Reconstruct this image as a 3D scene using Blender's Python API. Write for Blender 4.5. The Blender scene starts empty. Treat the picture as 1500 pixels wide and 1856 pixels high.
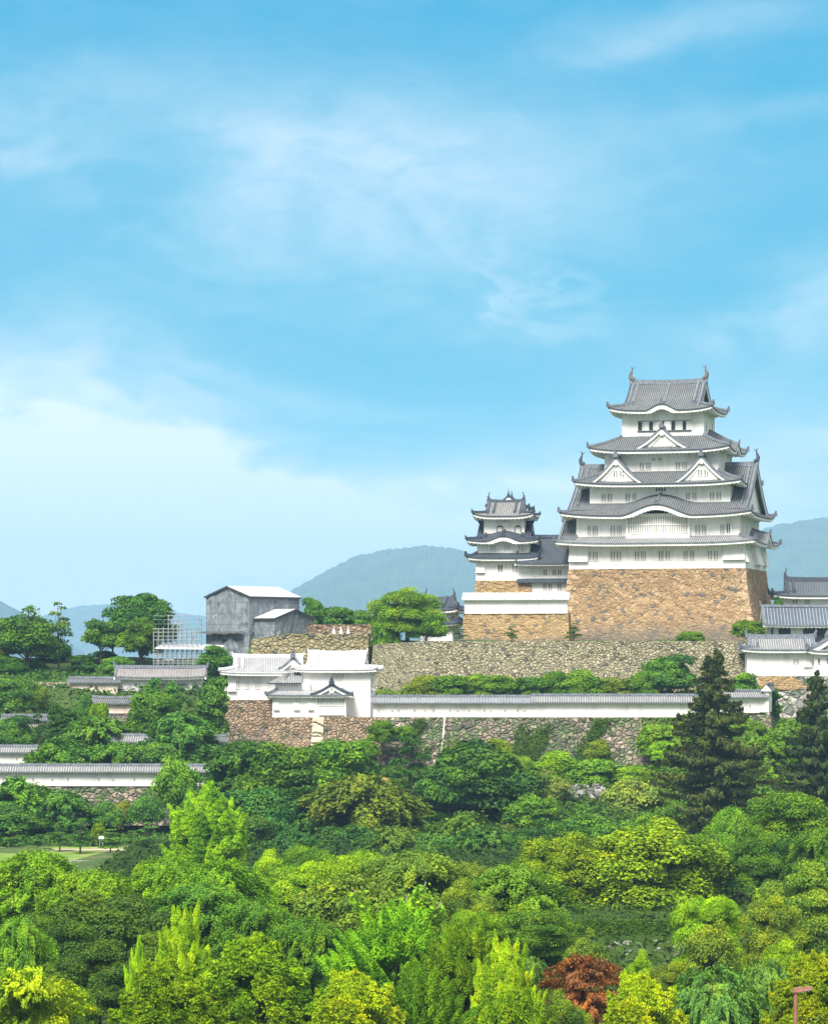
import bpy, math, random
import numpy as np
from mathutils import Vector, Matrix

random.seed(7)
HAZE = 1.05e-4
SC = bpy.context.scene
COL = SC.collection
R = math.radians

# ------------------------------------------------------------------ camera
F, HY, CZ = 5750.0, 1190.0, 24.0          # focal length in photo pixels, horizon row, eye height
cam = bpy.data.cameras.new("camera")
cam.sensor_fit = 'AUTO'
cam.sensor_width = 36.0
cam.lens = F / 1856.0 * 36.0
cam.shift_y = (HY - 928.0) / 1856.0
cam.clip_start = 1.0
cam.clip_end = 30000.0
camo = bpy.data.objects.new("camera", cam)
camo.location = (0, 0, CZ)
camo.rotation_euler = (R(90), 0, 0)
COL.objects.link(camo)
SC.camera = camo

# ------------------------------------------------------------------ exposure / render
SC.view_settings.view_transform = 'Standard'
SC.view_settings.look = 'None'
SC.view_settings.gamma = 1.0
SC.view_settings.use_curve_mapping = False
SC.view_settings.exposure = 1.30
SC.cycles.use_denoising = True
SC.cycles.denoiser = 'OPENIMAGEDENOISE'
SC.cycles.denoising_prefilter = 'NONE'
SC.cycles.denoising_input_passes = 'RGB_ALBEDO_NORMAL'
SC.cycles.use_adaptive_sampling = False
SC.cycles.max_bounces = 6
SC.cycles.diffuse_bounces = 3
SC.cycles.glossy_bounces = 2
SC.cycles.transmission_bounces = 3
SC.cycles.transparent_max_bounces = 6
SC.cycles.volume_bounces = 0
SC.cycles.caustics_reflective = False
SC.cycles.caustics_refractive = False

# ------------------------------------------------------------------ sun
SUN_EL, SUN_AZ = 52.0, 203.0      # azimuth measured from +Y (view direction), clockwise: 205 = behind the camera, a little left
sd = bpy.data.lights.new("sun", 'SUN')
sd.energy = 3.3
sd.angle = R(28)
sd.color = (1.0, 0.955, 0.88)
so = bpy.data.objects.new("sun", sd)
sv = Vector((math.sin(R(SUN_AZ)) * math.cos(R(SUN_EL)), math.cos(R(SUN_AZ)) * math.cos(R(SUN_EL)), math.sin(R(SUN_EL))))
so.rotation_euler = (-sv).to_track_quat('-Z', 'Y').to_euler()
so.location = sv * 300
COL.objects.link(so)

# ------------------------------------------------------------------ node helpers
class NT:
    def __init__(s, nt):
        s.nt = nt
    def n(s, typ, **kw):
        nd = s.nt.nodes.new(typ)
        for k, v in kw.items():
            setattr(nd, k, v)
        return nd
    def put(s, sock, val):
        if isinstance(val, bpy.types.NodeSocket):
            s.nt.links.new(val, sock)
        elif val is not None:
            if sock.type == 'RGBA' and len(val) == 3:
                val = (*val, 1)
            sock.default_value = val
    def math(s, op, a, b=None, c=None, clamp=False):
        nd = s.n('ShaderNodeMath', operation=op, use_clamp=clamp)
        for i, q in enumerate((a, b, c)):
            if q is not None:
                s.put(nd.inputs[i], q)
        return nd.outputs[0]
    def mix(s, fac, a, b, mode='MIX'):
        nd = s.n('ShaderNodeMix', data_type='RGBA', blend_type=mode)
        s.put(nd.inputs[0], fac); s.put(nd.inputs[6], a); s.put(nd.inputs[7], b)
        return nd.outputs[2]
    def noise(s, vec, scale, detail=4, rough=.55, dist=0.0):
        nd = s.n('ShaderNodeTexNoise')
        if vec is not None:
            s.put(nd.inputs['Vector'], vec)
        nd.inputs['Scale'].default_value = scale
        nd.inputs['Detail'].default_value = detail
        nd.inputs['Roughness'].default_value = rough
        nd.inputs['Distortion'].default_value = dist
        return nd.outputs['Fac']
    def ramp(s, fac, stops, interp='LINEAR'):
        nd = s.n('ShaderNodeValToRGB')
        cr = nd.color_ramp
        cr.interpolation = interp
        while len(cr.elements) < len(stops):
            cr.elements.new(0.5)
        for e, (p, c) in zip(cr.elements, stops):
            e.position = p
            e.color = (*c, 1) if len(c) == 3 else c
        s.put(nd.inputs[0], fac)
        return nd.outputs[0]
    def mapr(s, v, a, b, c=0., d=1., smooth=False):
        nd = s.n('ShaderNodeMapRange', clamp=True)
        if smooth:
            nd.interpolation_type = 'SMOOTHSTEP'
        for i, q in enumerate((v, a, b, c, d)):
            s.put(nd.inputs[i], q)
        return nd.outputs[0]
    def vec(s, v, scale=(1, 1, 1), loc=(0, 0, 0), rot=(0, 0, 0)):
        nd = s.n('ShaderNodeMapping')
        s.put(nd.inputs[0], v)
        nd.inputs['Location'].default_value = loc
        nd.inputs['Rotation'].default_value = rot
        nd.inputs['Scale'].default_value = scale
        return nd.outputs[0]

# ------------------------------------------------------------------ world: Nishita overhead, thin cloud towards the horizon
W = bpy.data.worlds.new("World")
SC.world = W
W.use_nodes = True
W.node_tree.nodes.clear()
w = NT(W.node_tree)
sky = w.n('ShaderNodeTexSky', sky_type='NISHITA', sun_disc=False)
sky.sun_elevation = R(SUN_EL)
sky.sun_rotation = R(SUN_AZ)
sky.air_density = 1.0
sky.dust_density = 1.0
tc = w.n('ShaderNodeTexCoord')
sep = w.n('ShaderNodeSeparateXYZ')
w.put(sep.inputs[0], tc.outputs['Generated'])
dx, dy, dz = sep.outputs
hor = w.math('SQRT', w.math('ADD', w.math('MULTIPLY', dx, dx), w.math('MULTIPLY', dy, dy)))
el = w.math('DIVIDE', dz, w.math('MAXIMUM', hor, .001))                # tangent of elevation
az = w.math('ARCTAN2', dx, dy)                                         # bearing from the view direction
comb = w.n('ShaderNodeCombineXYZ')
w.put(comb.inputs[0], az); w.put(comb.inputs[1], el)
uv = comb.outputs[0]
# clear-sky colour by elevation (radiance / strength)
base = w.ramp(w.mapr(el, 0, .6), [
    (0.00, (.50, .80, .88)), (.035, (.26, .66, .84)), (.08, (.004, .46, .67)), (.16, (.0, .375, .565)),
    (.36, (.0, .31, .54)), (.62, (.06, .33, .62)), (1.0, (.35, .50, .75))])
n1 = w.noise(w.vec(uv, (16, 34, 1), rot=(0, 0, R(-14))), 1.0, 6, .58, .9)
n2 = w.noise(w.vec(uv, (50, 120, 1), loc=(3, 1, 0), rot=(0, 0, R(-20))), 1.0, 6, .62, .6)
n3 = w.noise(w.vec(uv, (9, 16, 1), loc=(7, 5, 0), rot=(0, 0, R(-10))), 1.0, 3, .5, .5)
fine = w.math('ADD', w.math('MULTIPLY', n1, .6), w.math('MULTIPLY', n2, .4))
# banks of thin cloud: bearing/elevation centre, radii, tilt, density (from where they stand in the sky)
BANKS = [(700, 285, 470, 130, -4, .46), (560, 235, 300, 90, 8, .10), (150, 170, 260, 70, 8, .16), (30, 1000, 430, 165, 0, 1.9), (430, 880, 330, 42, -20, .55), (230, 705, 260, 36, -16, .34), (1120, 930, 520, 110, 0, .55), (560, 700, 300, 30, -14, .16),
         (40, 770, 280, 140, -10, .7), (330, 930, 360, 100, -18, .6), (760, 905, 420, 40, 6, .40),
         (1010, 900, 170, 80, 0, .22), (620, 430, 420, 120, 0, .26), (960, 515, 110, 22, -38, .22), (1080, 580, 120, 18, -8, .18),
         (1480, 590, 170, 75, 8, .42), (1230, 40, 260, 40, 10, .28), (1300, 860, 300, 140, 0, .55), (330, 640, 300, 60, -20, .18),
         (60, 270, 140, 40, 10, .22), (1400, 210, 260, 30, 12, .12), (800, 1010, 700, 75, 0, .75)]
tot = None
jx = w.math('MULTIPLY', w.math('SUBTRACT', n1, .5), .085)
jy = w.math('MULTIPLY', w.math('SUBTRACT', w.math('ADD', w.math('MULTIPLY', n3, .6), w.math('MULTIPLY', n1, .4)), .5), .060)
azj, elj = w.math('ADD', az, jx), w.math('ADD', el, jy)
for (px, py, rx, ry, rot, amp) in BANKS:
    u0, v0 = (px - 750) / F, (HY - py) / F
    c, s_ = math.cos(R(rot)), math.sin(R(rot))
    a = w.math('SUBTRACT', azj, u0); b = w.math('SUBTRACT', elj, v0)
    p = w.math('ADD', w.math('MULTIPLY', a, c * F / rx), w.math('MULTIPLY', b, s_ * F / rx))
    q = w.math('ADD', w.math('MULTIPLY', a, -s_ * F / ry), w.math('MULTIPLY', b, c * F / ry))
    r2 = w.math('ADD', w.math('MULTIPLY', p, p), w.math('MULTIPLY', q, q))
    g = w.math('MULTIPLY', w.math('POWER', 2.718, w.math('MULTIPLY', r2, -1.0)), amp)
    tot = g if tot is None else w.math('ADD', tot, g)
cl = w.math('MULTIPLY', tot, w.mapr(fine, .28, .70, .50, 1.35))
cl = w.math('ADD', cl, w.mapr(fine, .42, .75, 0, .11))
cl = w.math('MINIMUM', w.math('MULTIPLY', cl, .70), .80)
low = w.mix(cl, base, (1.06, 1.01, .98))
# higher up, out of the picture, the sky is the Nishita sky veiled by bright thin overcast
hi = w.mix(.95, w.mix(1.0, sky.outputs[0], (.1, .1, .1), 'MULTIPLY'), (1.0, .965, .90))
hi = w.mix(w.mapr(w.noise(tc.outputs['Generated'], 3.0, 4), .35, .7), hi, (.80, .86, .96))
away = w.mapr(w.math('ABSOLUTE', az), .25, .9, smooth=True)                # round towards the sun the veil is whiter
low = w.mix(w.math('MULTIPLY', away, .85), low, (.62, .62, .60))
skyc = w.mix(w.mapr(el, .23, .42, smooth=True), low, hi)
bg = w.n('ShaderNodeBackground')
w.put(bg.inputs[0], w.mix(1.0, skyc, (8.7, 8.9, 9.1), 'MULTIPLY'))
bg.inputs[1].default_value = 0.06
wo = w.n('ShaderNodeOutputWorld')
W.node_tree.links.new(bg.outputs[0], wo.inputs[0])

# ------------------------------------------------------------------ photo geometry: a pixel plus a distance is a place
def X(px, Y): return (px - 750.0) / F * Y
def Z(py, Y): return CZ - (py - HY) / F * Y

# ------------------------------------------------------------------ object helpers
def tag(o, label=None, cat=None, group=None, kind=None):
    if label: o['label'] = label
    if cat: o['category'] = cat
    if group: o['group'] = group
    if kind or cat: o['kind'] = kind or 'thing'
    return o

def empty(name, loc, rz=0.0, label=None, cat=None, group=None):
    o = bpy.data.objects.new(name, None)
    o.location = loc
    o.rotation_euler = (0, 0, rz)
    o.empty_display_size = .5
    COL.objects.link(o)
    return tag(o, label, cat, group)

class MB:
    def __init__(s):
        s.v = []; s.f = []; s.m = []; s.uv = []
    def poly(s, pts, m=0, uv=None):
        i = len(s.v)
        s.v += [tuple(p) for p in pts]
        s.f.append(tuple(range(i, i + len(pts))))
        s.m.append(m)
        s.uv.append(uv or [(0, 0)] * len(pts))
    def box(s, x0, x1, y0, y1, z0, z1, m=0):
        c = [(x0, y0, z0), (x1, y0, z0), (x1, y1, z0), (x0, y1, z0), (x0, y0, z1), (x1, y0, z1), (x1, y1, z1), (x0, y1, z1)]
        s.hexa(c, m)
    def hexa(s, c, m=0):
        for q in ((0, 3, 2, 1), (4, 5, 6, 7), (0, 1, 5, 4), (1, 2, 6, 5), (2, 3, 7, 6), (3, 0, 4, 7)):
            s.poly([c[k] for k in q], m)
    def grid(s, P, nu, nv, m=0):
        pts = [[P(i / nu, j / nv) for j in range(nv + 1)] for i in range(nu + 1)]
        for i in range(nu):
            for j in range(nv):
                q = (pts[i][j], pts[i + 1][j], pts[i + 1][j + 1], pts[i][j + 1])
                s.poly([p[:3] for p in q], m, [(p[3], p[4]) if len(p) > 3 else (0, 0) for p in q])
    def sweep(s, pts, w_, h, m=0, taper=1.0):
        "a bar of width w_ and height h laid on a line"
        n = len(pts)
        rings = []
        for i, p in enumerate(pts):
            a = Vector(pts[max(0, i - 1)]); b = Vector(pts[min(n - 1, i + 1)])
            d = b - a
            side = Vector((d.y, -d.x, 0))
            side = side.normalized() if side.length > 1e-6 else Vector((1, 0, 0))
            k = 1 + (taper - 1) * i / max(1, n - 1)
            p = Vector(p)
            rings.append([p - side * w_ / 2 * k, p + side * w_ / 2 * k, p + side * w_ * .36 * k + Vector((0, 0, h * k)), p - side * w_ * .36 * k + Vector((0, 0, h * k))])
        for i in range(n - 1):
            for k in range(4):
                s.poly([rings[i][k], rings[i][(k + 1) % 4], rings[i + 1][(k + 1) % 4], rings[i + 1][k]], m)
        s.poly(rings[0], m); s.poly(rings[-1], m)
    def tube(s, pts, rad, n=7, m=0):
        rings = []
        k = len(pts)
        for i, p in enumerate(pts):
            a = Vector(pts[max(0, i - 1)]); b = Vector(pts[min(k - 1, i + 1)])
            d = (b - a).normalized()
            e = d.cross(Vector((.31, .95, .05))).normalized()
            g = d.cross(e)
            r = rad[i] if hasattr(rad, '__len__') else rad
            rings.append([Vector(p) + (e * math.cos(2 * math.pi * q / n) + g * math.sin(2 * math.pi * q / n)) * r for q in range(n)])
        for i in range(k - 1):
            for q in range(n):
                s.poly([rings[i][q], rings[i][(q + 1) % n], rings[i + 1][(q + 1) % n], rings[i + 1][q]], m)
        s.poly(rings[0], m); s.poly(rings[-1], m)
    def mesh(s, name, mats):
        me = bpy.data.meshes.new(name)
        me.from_pydata(s.v, [], s.f)
        ul = me.uv_layers.new(name="UVMap")
        ul.data.foreach_set("uv", [c for f in s.uv for p in f for c in p])
        for m in (mats if isinstance(mats, (list, tuple)) else [mats]):
            me.materials.append(m)
        me.polygons.foreach_set("material_index", s.m)
        me.update()
        return me
    def build(s, name, mats, parent=None, loc=None, rz=0.0):
        o = bpy.data.objects.new(name, s.mesh(name, mats))
        COL.objects.link(o)
        if parent: o.parent = parent
        if loc is not None: o.location = loc
        o.rotation_euler = (0, 0, rz)
        return o

# ------------------------------------------------------------------ materials
def newmat(name, rough=.8):
    m = bpy.data.materials.new(name)
    m.use_nodes = True
    nt = NT(m.node_tree)
    b = m.node_tree.nodes['Principled BSDF']
    b.inputs['Roughness'].default_value = rough
    b.inputs['Specular IOR Level'].default_value = .25
    return m, nt, b

def objco(nt): return nt.n('ShaderNodeTexCoord').outputs['Object']

def bump(nt, b, h, strength, dist=.1):
    nd = nt.n('ShaderNodeBump')
    nd.inputs['Strength'].default_value = strength
    nd.inputs['Distance'].default_value = dist
    nt.put(nd.inputs['Height'], h)
    nt.put(b.inputs['Normal'], nd.outputs[0])

def m_plaster(name, col=(.85, .83, .795), stain=(.52, .49, .43), amt=.7):
    m, nt, b = newmat(name, .85)
    o = objco(nt)
    n = nt.noise(nt.vec(o, (.9, .9, .25)), 1.0, 5, .6)
    f = nt.math('MULTIPLY', nt.mapr(n, .48, .8), amt)
    n2 = nt.noise(nt.vec(o, (2.5, 2.5, .35)), 1.0, 4, .65)
    f = nt.math('ADD', f, nt.mapr(n2, .55, .85, 0, .35 * amt))
    nt.put(b.inputs['Base Color'], nt.mix(f, col, stain))
    bump(nt, b, nt.noise(o, 6, 4), .12, .03)
    return m

def m_tile(name, dark, joint, period=.36, jw=.30, course=.30):
    m, nt, b = newmat(name, .55)
    uvn = nt.n('ShaderNodeTexCoord').outputs['UV']
    sp = nt.n('ShaderNodeSeparateXYZ'); nt.put(sp.inputs[0], uvn)
    u, v = sp.outputs[0], sp.outputs[1]
    o = objco(nt)
    fu = nt.math('PINGPONG', nt.math('DIVIDE', u, period), .5)            # 0..0.5
    ridge = nt.mapr(fu, .12, .5, 0, 1, True)                               # round cover tile
    fv = nt.math('FRACT', nt.math('DIVIDE', v, course))
    j = nt.mapr(fu, .5 - jw / 2, .5 - jw / 4, 0, 1)
    lip = nt.mapr(fv, .78, .95, 0, .55)
    f = nt.math('MAXIMUM', j, nt.math('MULTIPLY', lip, .6))
    wn = nt.noise(o, .55, 5, .65)
    f = nt.math('MULTIPLY', f, nt.mapr(wn, .25, .7, .45, 1.15), clamp=True)
    vo = nt.n('ShaderNodeTexVoronoi'); nt.put(vo.inputs['Vector'], nt.vec(o, (2.2, 2.2, 3))); vo.inputs['Scale'].default_value = 1
    sp2 = nt.n('ShaderNodeSeparateColor'); nt.put(sp2.inputs[0], vo.outputs['Color'])
    d2 = nt.mix(nt.mapr(sp2.outputs[0], 0, 1, 0, .6), dark, tuple(c * 1.7 for c in dark))
    d2 = nt.mix(nt.mapr(nt.noise(o, .22, 3), .4, .7, 0, .5), d2, tuple(c * .62 for c in dark))
    nt.put(b.inputs['Base Color'], nt.mix(f, d2, joint))
    bump(nt, b, nt.math('ADD', ridge, nt.math('MULTIPLY', fv, .4)), .7, .10)
    return m

def m_stone(name, cols, scale=1.1, joint=(.06, .055, .05), jw=.07, dark_frac=.06, dark=(.11, .115, .12), veg=0.0, vegcol=(.05, .10, .02), foot=None, rough_b=.8, zs=1.25, js=.9):
    "dry stone wall: irregular stones, dark joints, odd dark stones, weathering, plants in the joints"
    m, nt, b = newmat(name, .9)
    o = objco(nt)
    wob = nt.n('ShaderNodeVectorMath', operation='ADD')
    nz = nt.n('ShaderNodeTexNoise'); nt.put(nz.inputs['Vector'], o); nz.inputs['Scale'].default_value = .9; nz.inputs['Detail'].default_value = 3
    sc = nt.n('ShaderNodeVectorMath', operation='SCALE'); nt.put(sc.inputs[0], nz.outputs['Color']); sc.inputs['Scale'].default_value = .8
    nt.put(wob.inputs[0], o); nt.put(wob.inputs[1], sc.outputs[0])
    vv = nt.vec(wob.outputs[0], (scale, scale, scale * zs))
    v1 = nt.n('ShaderNodeTexVoronoi'); nt.put(v1.inputs['Vector'], vv); v1.inputs['Scale'].default_value = 1
    v2 = nt.n('ShaderNodeTexVoronoi', feature='DISTANCE_TO_EDGE'); nt.put(v2.inputs['Vector'], vv); v2.inputs['Scale'].default_value = 1
    spc = nt.n('ShaderNodeSeparateColor'); nt.put(spc.inputs[0], v1.outputs['Color'])
    n = len(cols)
    c = nt.ramp(spc.outputs[0], [(i / max(1, n - 1), cc) for i, cc in enumerate(cols)])
    fine = nt.noise(o, 5.0, 6, .65)
    v3 = nt.n('ShaderNodeTexVoronoi'); nt.put(v3.inputs['Vector'], nt.vec(wob.outputs[0], (scale * 2.7,) * 3)); v3.inputs['Scale'].default_value = 1
    sp3 = nt.n('ShaderNodeSeparateColor'); nt.put(sp3.inputs[0], v3.outputs['Color'])
    c = nt.mix(nt.math('MULTIPLY', nt.math('GREATER_THAN', sp3.outputs[0], .55), .5), c, cols[n // 2])
    c = nt.mix(nt.math('MULTIPLY', nt.math('GREATER_THAN', sp3.outputs[1], .80), .45), c, tuple(q * .62 for q in cols[0]))
    c = nt.mix(nt.mapr(fine, .35, .75, 0, .55), c, tuple(q * .55 for q in cols[0]))
    big = nt.noise(o, .16, 5, .6)
    c = nt.mix(nt.mapr(big, .5, .75, 0, .45), c, tuple(q * .6 for q in cols[-1]))
    dk = nt.math('LESS_THAN', spc.outputs[1], dark_frac)
    c = nt.mix(nt.math('MULTIPLY', dk, .85), c, dark)
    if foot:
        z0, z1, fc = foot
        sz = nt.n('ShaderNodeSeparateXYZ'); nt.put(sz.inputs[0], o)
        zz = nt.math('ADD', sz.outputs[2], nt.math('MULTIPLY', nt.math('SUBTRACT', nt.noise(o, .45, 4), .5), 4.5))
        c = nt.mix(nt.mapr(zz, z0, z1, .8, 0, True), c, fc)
    j = nt.mapr(v2.outputs['Distance'], .0, jw, 1, 0)
    jn = nt.math('MULTIPLY', j, nt.mapr(nt.noise(o, 1.3, 3), .3, .6, .2, js))
    c = nt.mix(jn, c, joint)
    if veg:
        g = nt.noise(o, .35, 6, .68)
        gm = nt.mapr(g, 1 - veg, 1 - veg + .07)
        gm = nt.math('MULTIPLY', gm, nt.mapr(nt.noise(o, 3.2, 4, .7), .42, .55))
        vc = nt.mix(nt.noise(o, 2.5, 3), vegcol, tuple(q * 2.2 for q in vegcol))
        c = nt.mix(gm, c, vc)
    nt.put(b.inputs['Base Color'], c)
    h = nt.math('ADD', nt.math('MULTIPLY', nt.mapr(v2.outputs['Distance'], 0, .22), 1.0), nt.math('MULTIPLY', fine, .35))
    bump(nt, b, h, rough_b, .35)
    return m

def m_plain(name, col, rough=.8, var=.25, sc=1.5, metal=0.0):
    m, nt, b = newmat(name, rough)
    o = objco(nt)
    nt.put(b.inputs['Base Color'], nt.mix(nt.mapr(nt.noise(o, sc, 4), .3, .7, 0, 1), tuple(c * (1 - var) for c in col), tuple(min(1, c * (1 + var)) for c in col)))
    b.inputs['Metallic'].default_value = metal
    return m

PLASTER = m_plaster("white plaster")
PLASTER2 = m_plaster("weathered plaster", (.82, .80, .765), (.50, .475, .42), .9)
CREAM = m_plaster("cream plaster", (.70, .60, .50), (.48, .36, .28), .9)
TILE = m_tile("grey roof tile with plaster joints", (.060, .064, .068), (.30, .305, .30), .32)
TILE_D = m_tile("dark roof tile", (.036, .043, .056), (.13, .145, .165), .34, .24)
TILE_W = m_tile("freshly plastered roof tile", (.40, .41, .42), (.78, .78, .78), .42, .42)
TILE_P = m_tile("pale turret roof tile", (.22, .22, .225), (.45, .45, .44), .34, .30)
TILE_M = m_tile("pale weathered roof tile", (.125, .127, .13), (.48, .475, .46), .34, .34)
RIDGE = m_plain("ridge tile", (.14, .155, .18), .6, .4, 3)
RIDGE_D = m_plain("dark ridge tile", (.05, .06, .08), .6, .3, 3)
RIDGE_W = m_plain("plastered ridge tile", (.55, .56, .57), .7, .25, 4)
BRONZE = m_plain("brown roof ornament", (.13, .105, .095), .55, .3, 4)
GLASSD = m_plain("dark window opening", (.035, .038, .042), .5, .3, 2)
LATT = m_plain("grey window lattice shade", (.20, .19, .175), .7, .3, 2)
HOLE = m_plain("faded loophole", (.42, .41, .39), .8, .2)
WOODB = m_plain("brown window shutter", (.23, .13, .075), .7, .3, 4)
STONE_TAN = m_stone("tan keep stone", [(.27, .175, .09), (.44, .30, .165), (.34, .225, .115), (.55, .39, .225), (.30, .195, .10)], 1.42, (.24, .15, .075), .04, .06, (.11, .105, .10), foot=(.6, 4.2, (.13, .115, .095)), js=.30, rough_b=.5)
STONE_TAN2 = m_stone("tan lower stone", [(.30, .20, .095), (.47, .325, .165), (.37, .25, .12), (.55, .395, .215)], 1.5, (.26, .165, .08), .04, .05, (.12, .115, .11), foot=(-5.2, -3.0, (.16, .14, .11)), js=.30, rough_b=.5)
STONE_GREY = m_stone("grey beige wall stone", [(.30, .265, .155), (.49, .44, .285), (.39, .345, .21), (.58, .53, .36), (.33, .29, .175)], 1.9, (.085, .075, .055), .08, .08, (.10, .10, .09), veg=.36, vegcol=(.045, .07, .02))
STONE_LOW = m_stone("mixed pink and grey wall stone", [(.17, .155, .115), (.55, .43, .325), (.22, .19, .14), (.36, .28, .205), (.19, .175, .13), (.66, .54, .43), (.17, .15, .11)], 1.35, (.045, .05, .03), .12, .16, (.07, .075, .06), veg=.525, vegcol=(.055, .095, .03))
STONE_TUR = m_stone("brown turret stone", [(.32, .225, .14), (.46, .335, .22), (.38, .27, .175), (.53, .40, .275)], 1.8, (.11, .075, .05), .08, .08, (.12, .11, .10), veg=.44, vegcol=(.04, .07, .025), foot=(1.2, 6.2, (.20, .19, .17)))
STONE_PALE = m_stone("pale rubble stone", [(.42, .38, .33), (.60, .56, .50), (.34, .31, .27), (.70, .67, .62)], .9, (.06, .06, .05), .12, .1, (.15, .15, .14), veg=.50, vegcol=(.04, .08, .03))
BARK = m_plain("grey brown bark", (.115, .09, .068), .9, .4, 2.5)
BARK_P = m_plain("pale bark", (.26, .23, .18), .9, .3, 2.5)

def m_leaf():
    "one leaf material: each tree brings its own colour, each leaf its own tint"
    m = bpy.data.materials.new("leaf")
    m.use_nodes = True
    nt = NT(m.node_tree)
    b = m.node_tree.nodes['Principled BSDF']
    out = m.node_tree.nodes['Material Output']
    oi = nt.n('ShaderNodeObjectInfo')
    at = nt.n('ShaderNodeAttribute', attribute_name="tint")
    t = at.outputs['Fac']
    c = oi.outputs['Color']
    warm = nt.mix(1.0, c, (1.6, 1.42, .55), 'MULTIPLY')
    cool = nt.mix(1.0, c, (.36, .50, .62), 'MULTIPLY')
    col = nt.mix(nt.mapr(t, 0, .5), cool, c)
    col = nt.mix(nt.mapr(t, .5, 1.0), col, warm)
    ob_ = nt.n('ShaderNodeTexCoord').outputs['Object']
    va = nt.noise(ob_, .55, 4, .6)
    col = nt.mix(nt.mapr(va, .50, .66, 0, .75), col, nt.mix(1.0, col, (1.45, 1.12, .8), 'MULTIPLY'))
    col = nt.mix(nt.mapr(va, .48, .34, 0, .75), col, nt.mix(1.0, col, (.62, .72, .9), 'MULTIPLY'))
    nt.put(b.inputs['Base Color'], col)
    b.inputs['Roughness'].default_value = .6
    b.inputs['Specular IOR Level'].default_value = .10
    tr = nt.n('ShaderNodeBsdfTranslucent')
    nt.put(tr.inputs[0], nt.mix(1.0, col, (1.25, 1.25, .6), 'MULTIPLY'))
    mx = nt.n('ShaderNodeMixShader')
    mx.inputs[0].default_value = .16
    m.node_tree.links.new(b.outputs[0], mx.inputs[1])
    m.node_tree.links.new(tr.outputs[0], mx.inputs[2])
    m.node_tree.links.new(mx.outputs[0], out.inputs[0])
    return m
LEAF = m_leaf()
# ------------------------------------------------------------------ terrain
def ss(a, b, t):
    k = min(1.0, max(0.0, (t - a) / (b - a)))
    return k * k * (3 - 2 * k)
def lerp(a, b, t): return a + (b - a) * t

def ground(x, y):
    # right hand side: castle hill in terraces held by the stone walls
    lo = 8.2 * ss(392, 449, y)
    stepw = lo + (15.4 - lo) * ss(455.5, 458.5, y)              # behind the lower stone wall
    slope = 15.4 * ss(396, 453, y)                              # grassy bank east of it
    a = lerp(stepw, slope, ss(33, 38, x)) + 2.6 * ss(459, 476, y)
    east = lerp(a, 14.0 * ss(396, 462, y) + 7.1 * ss(471.5, 474.5, y), ss(46.5, 49, x))
    a = east
    yst = 503.5 if x < -6.4 else lerp(497.0, 483.5, min(1.0, max(0.0, (x + 6.4) / 8.0)))
    top = lerp(26.3, 25.9, ss(46, 50, x))
    a = a + (top - a) * ss(yst, yst + 2.5, y)
    # left hand side: lower walls, gentler hill
    l = 6.8 * ss(424.5, 426.5, y) + 7.0 * ss(432, 456, y) + 5.2 * ss(467.5, 474.5, y) + 2.0 * ss(480, 498, y) + 2.6 * ss(503, 514, y)
    xl = lerp(-30.5, -27.8, ss(472, 494, y))
    z = lerp(l, a, ss(xl, xl + 2.2, x))
    hillside = 1 - ss(600, 820, y)
    return z * hillside - .4 * (1 - ss(250, 300, y)) * 0

def build_terrain():
    xs = sorted(set([-17000, -9000, -5000, -2500, -1200, -600, -350, -220, -160, -120, -6.45, -6.35] + [round(-100 + 2.0 * i, 2) for i in range(0, 101)] + [120, 160, 220, 350, 600, 1200, 2500, 5000, 9000, 17000] + [-30.5, -29.5, -28.5, -27.5, -5.5, -4.5, -3.5]))
    ys = sorted(set([-60, 20, 80, 120, 160, 200, 240, 280, 320, 350, 370, 385] + [round(392 + 1.5 * i, 2) for i in range(0, 90)] + [540, 560, 590, 620, 660, 700, 760, 820, 1000, 1400, 2000, 3000, 5000, 9500, 16500]))
    v = []; f = []
    for yy in ys:
        for xx in xs:
            v.append((xx, yy, ground(xx, yy) + (.35 * math.sin(xx * .31 + yy * .17) * math.sin(yy * .23 - xx * .11) if 120 < yy < 560 else 0)))
    n = len(xs)
    for j in range(len(ys) - 1):
        for i in range(n - 1):
            f.append((j * n + i, j * n + i + 1, (j + 1) * n + i + 1, (j + 1) * n + i))
    me = bpy.data.meshes.new("ground")
    me.from_pydata(v, [], f)
    m, nt, b = newmat("ground earth and grass", .95)
    o = objco(nt)
    c = nt.ramp(nt.noise(o, .12, 6, .65), [(.3, (.030, .060, .012)), (.48, (.055, .10, .018)), (.62, (.10, .13, .03)), (.78, (.17, .135, .075))])
    c = nt.mix(nt.mapr(nt.noise(o, 1.6, 5, .7), .4, .7, 0, .6), c, (.03, .05, .012))
    nt.put(b.inputs['Base Color'], c)
    bump(nt, b, nt.noise(o, 1.5, 6, .7), .8, .4)
    me.materials.append(m)
    for p in me.polygons: p.use_smooth = True
    ob = bpy.data.objects.new("ground", me)
    COL.objects.link(ob)
    tag(ob, None, None, kind='structure')
build_terrain()

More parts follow.
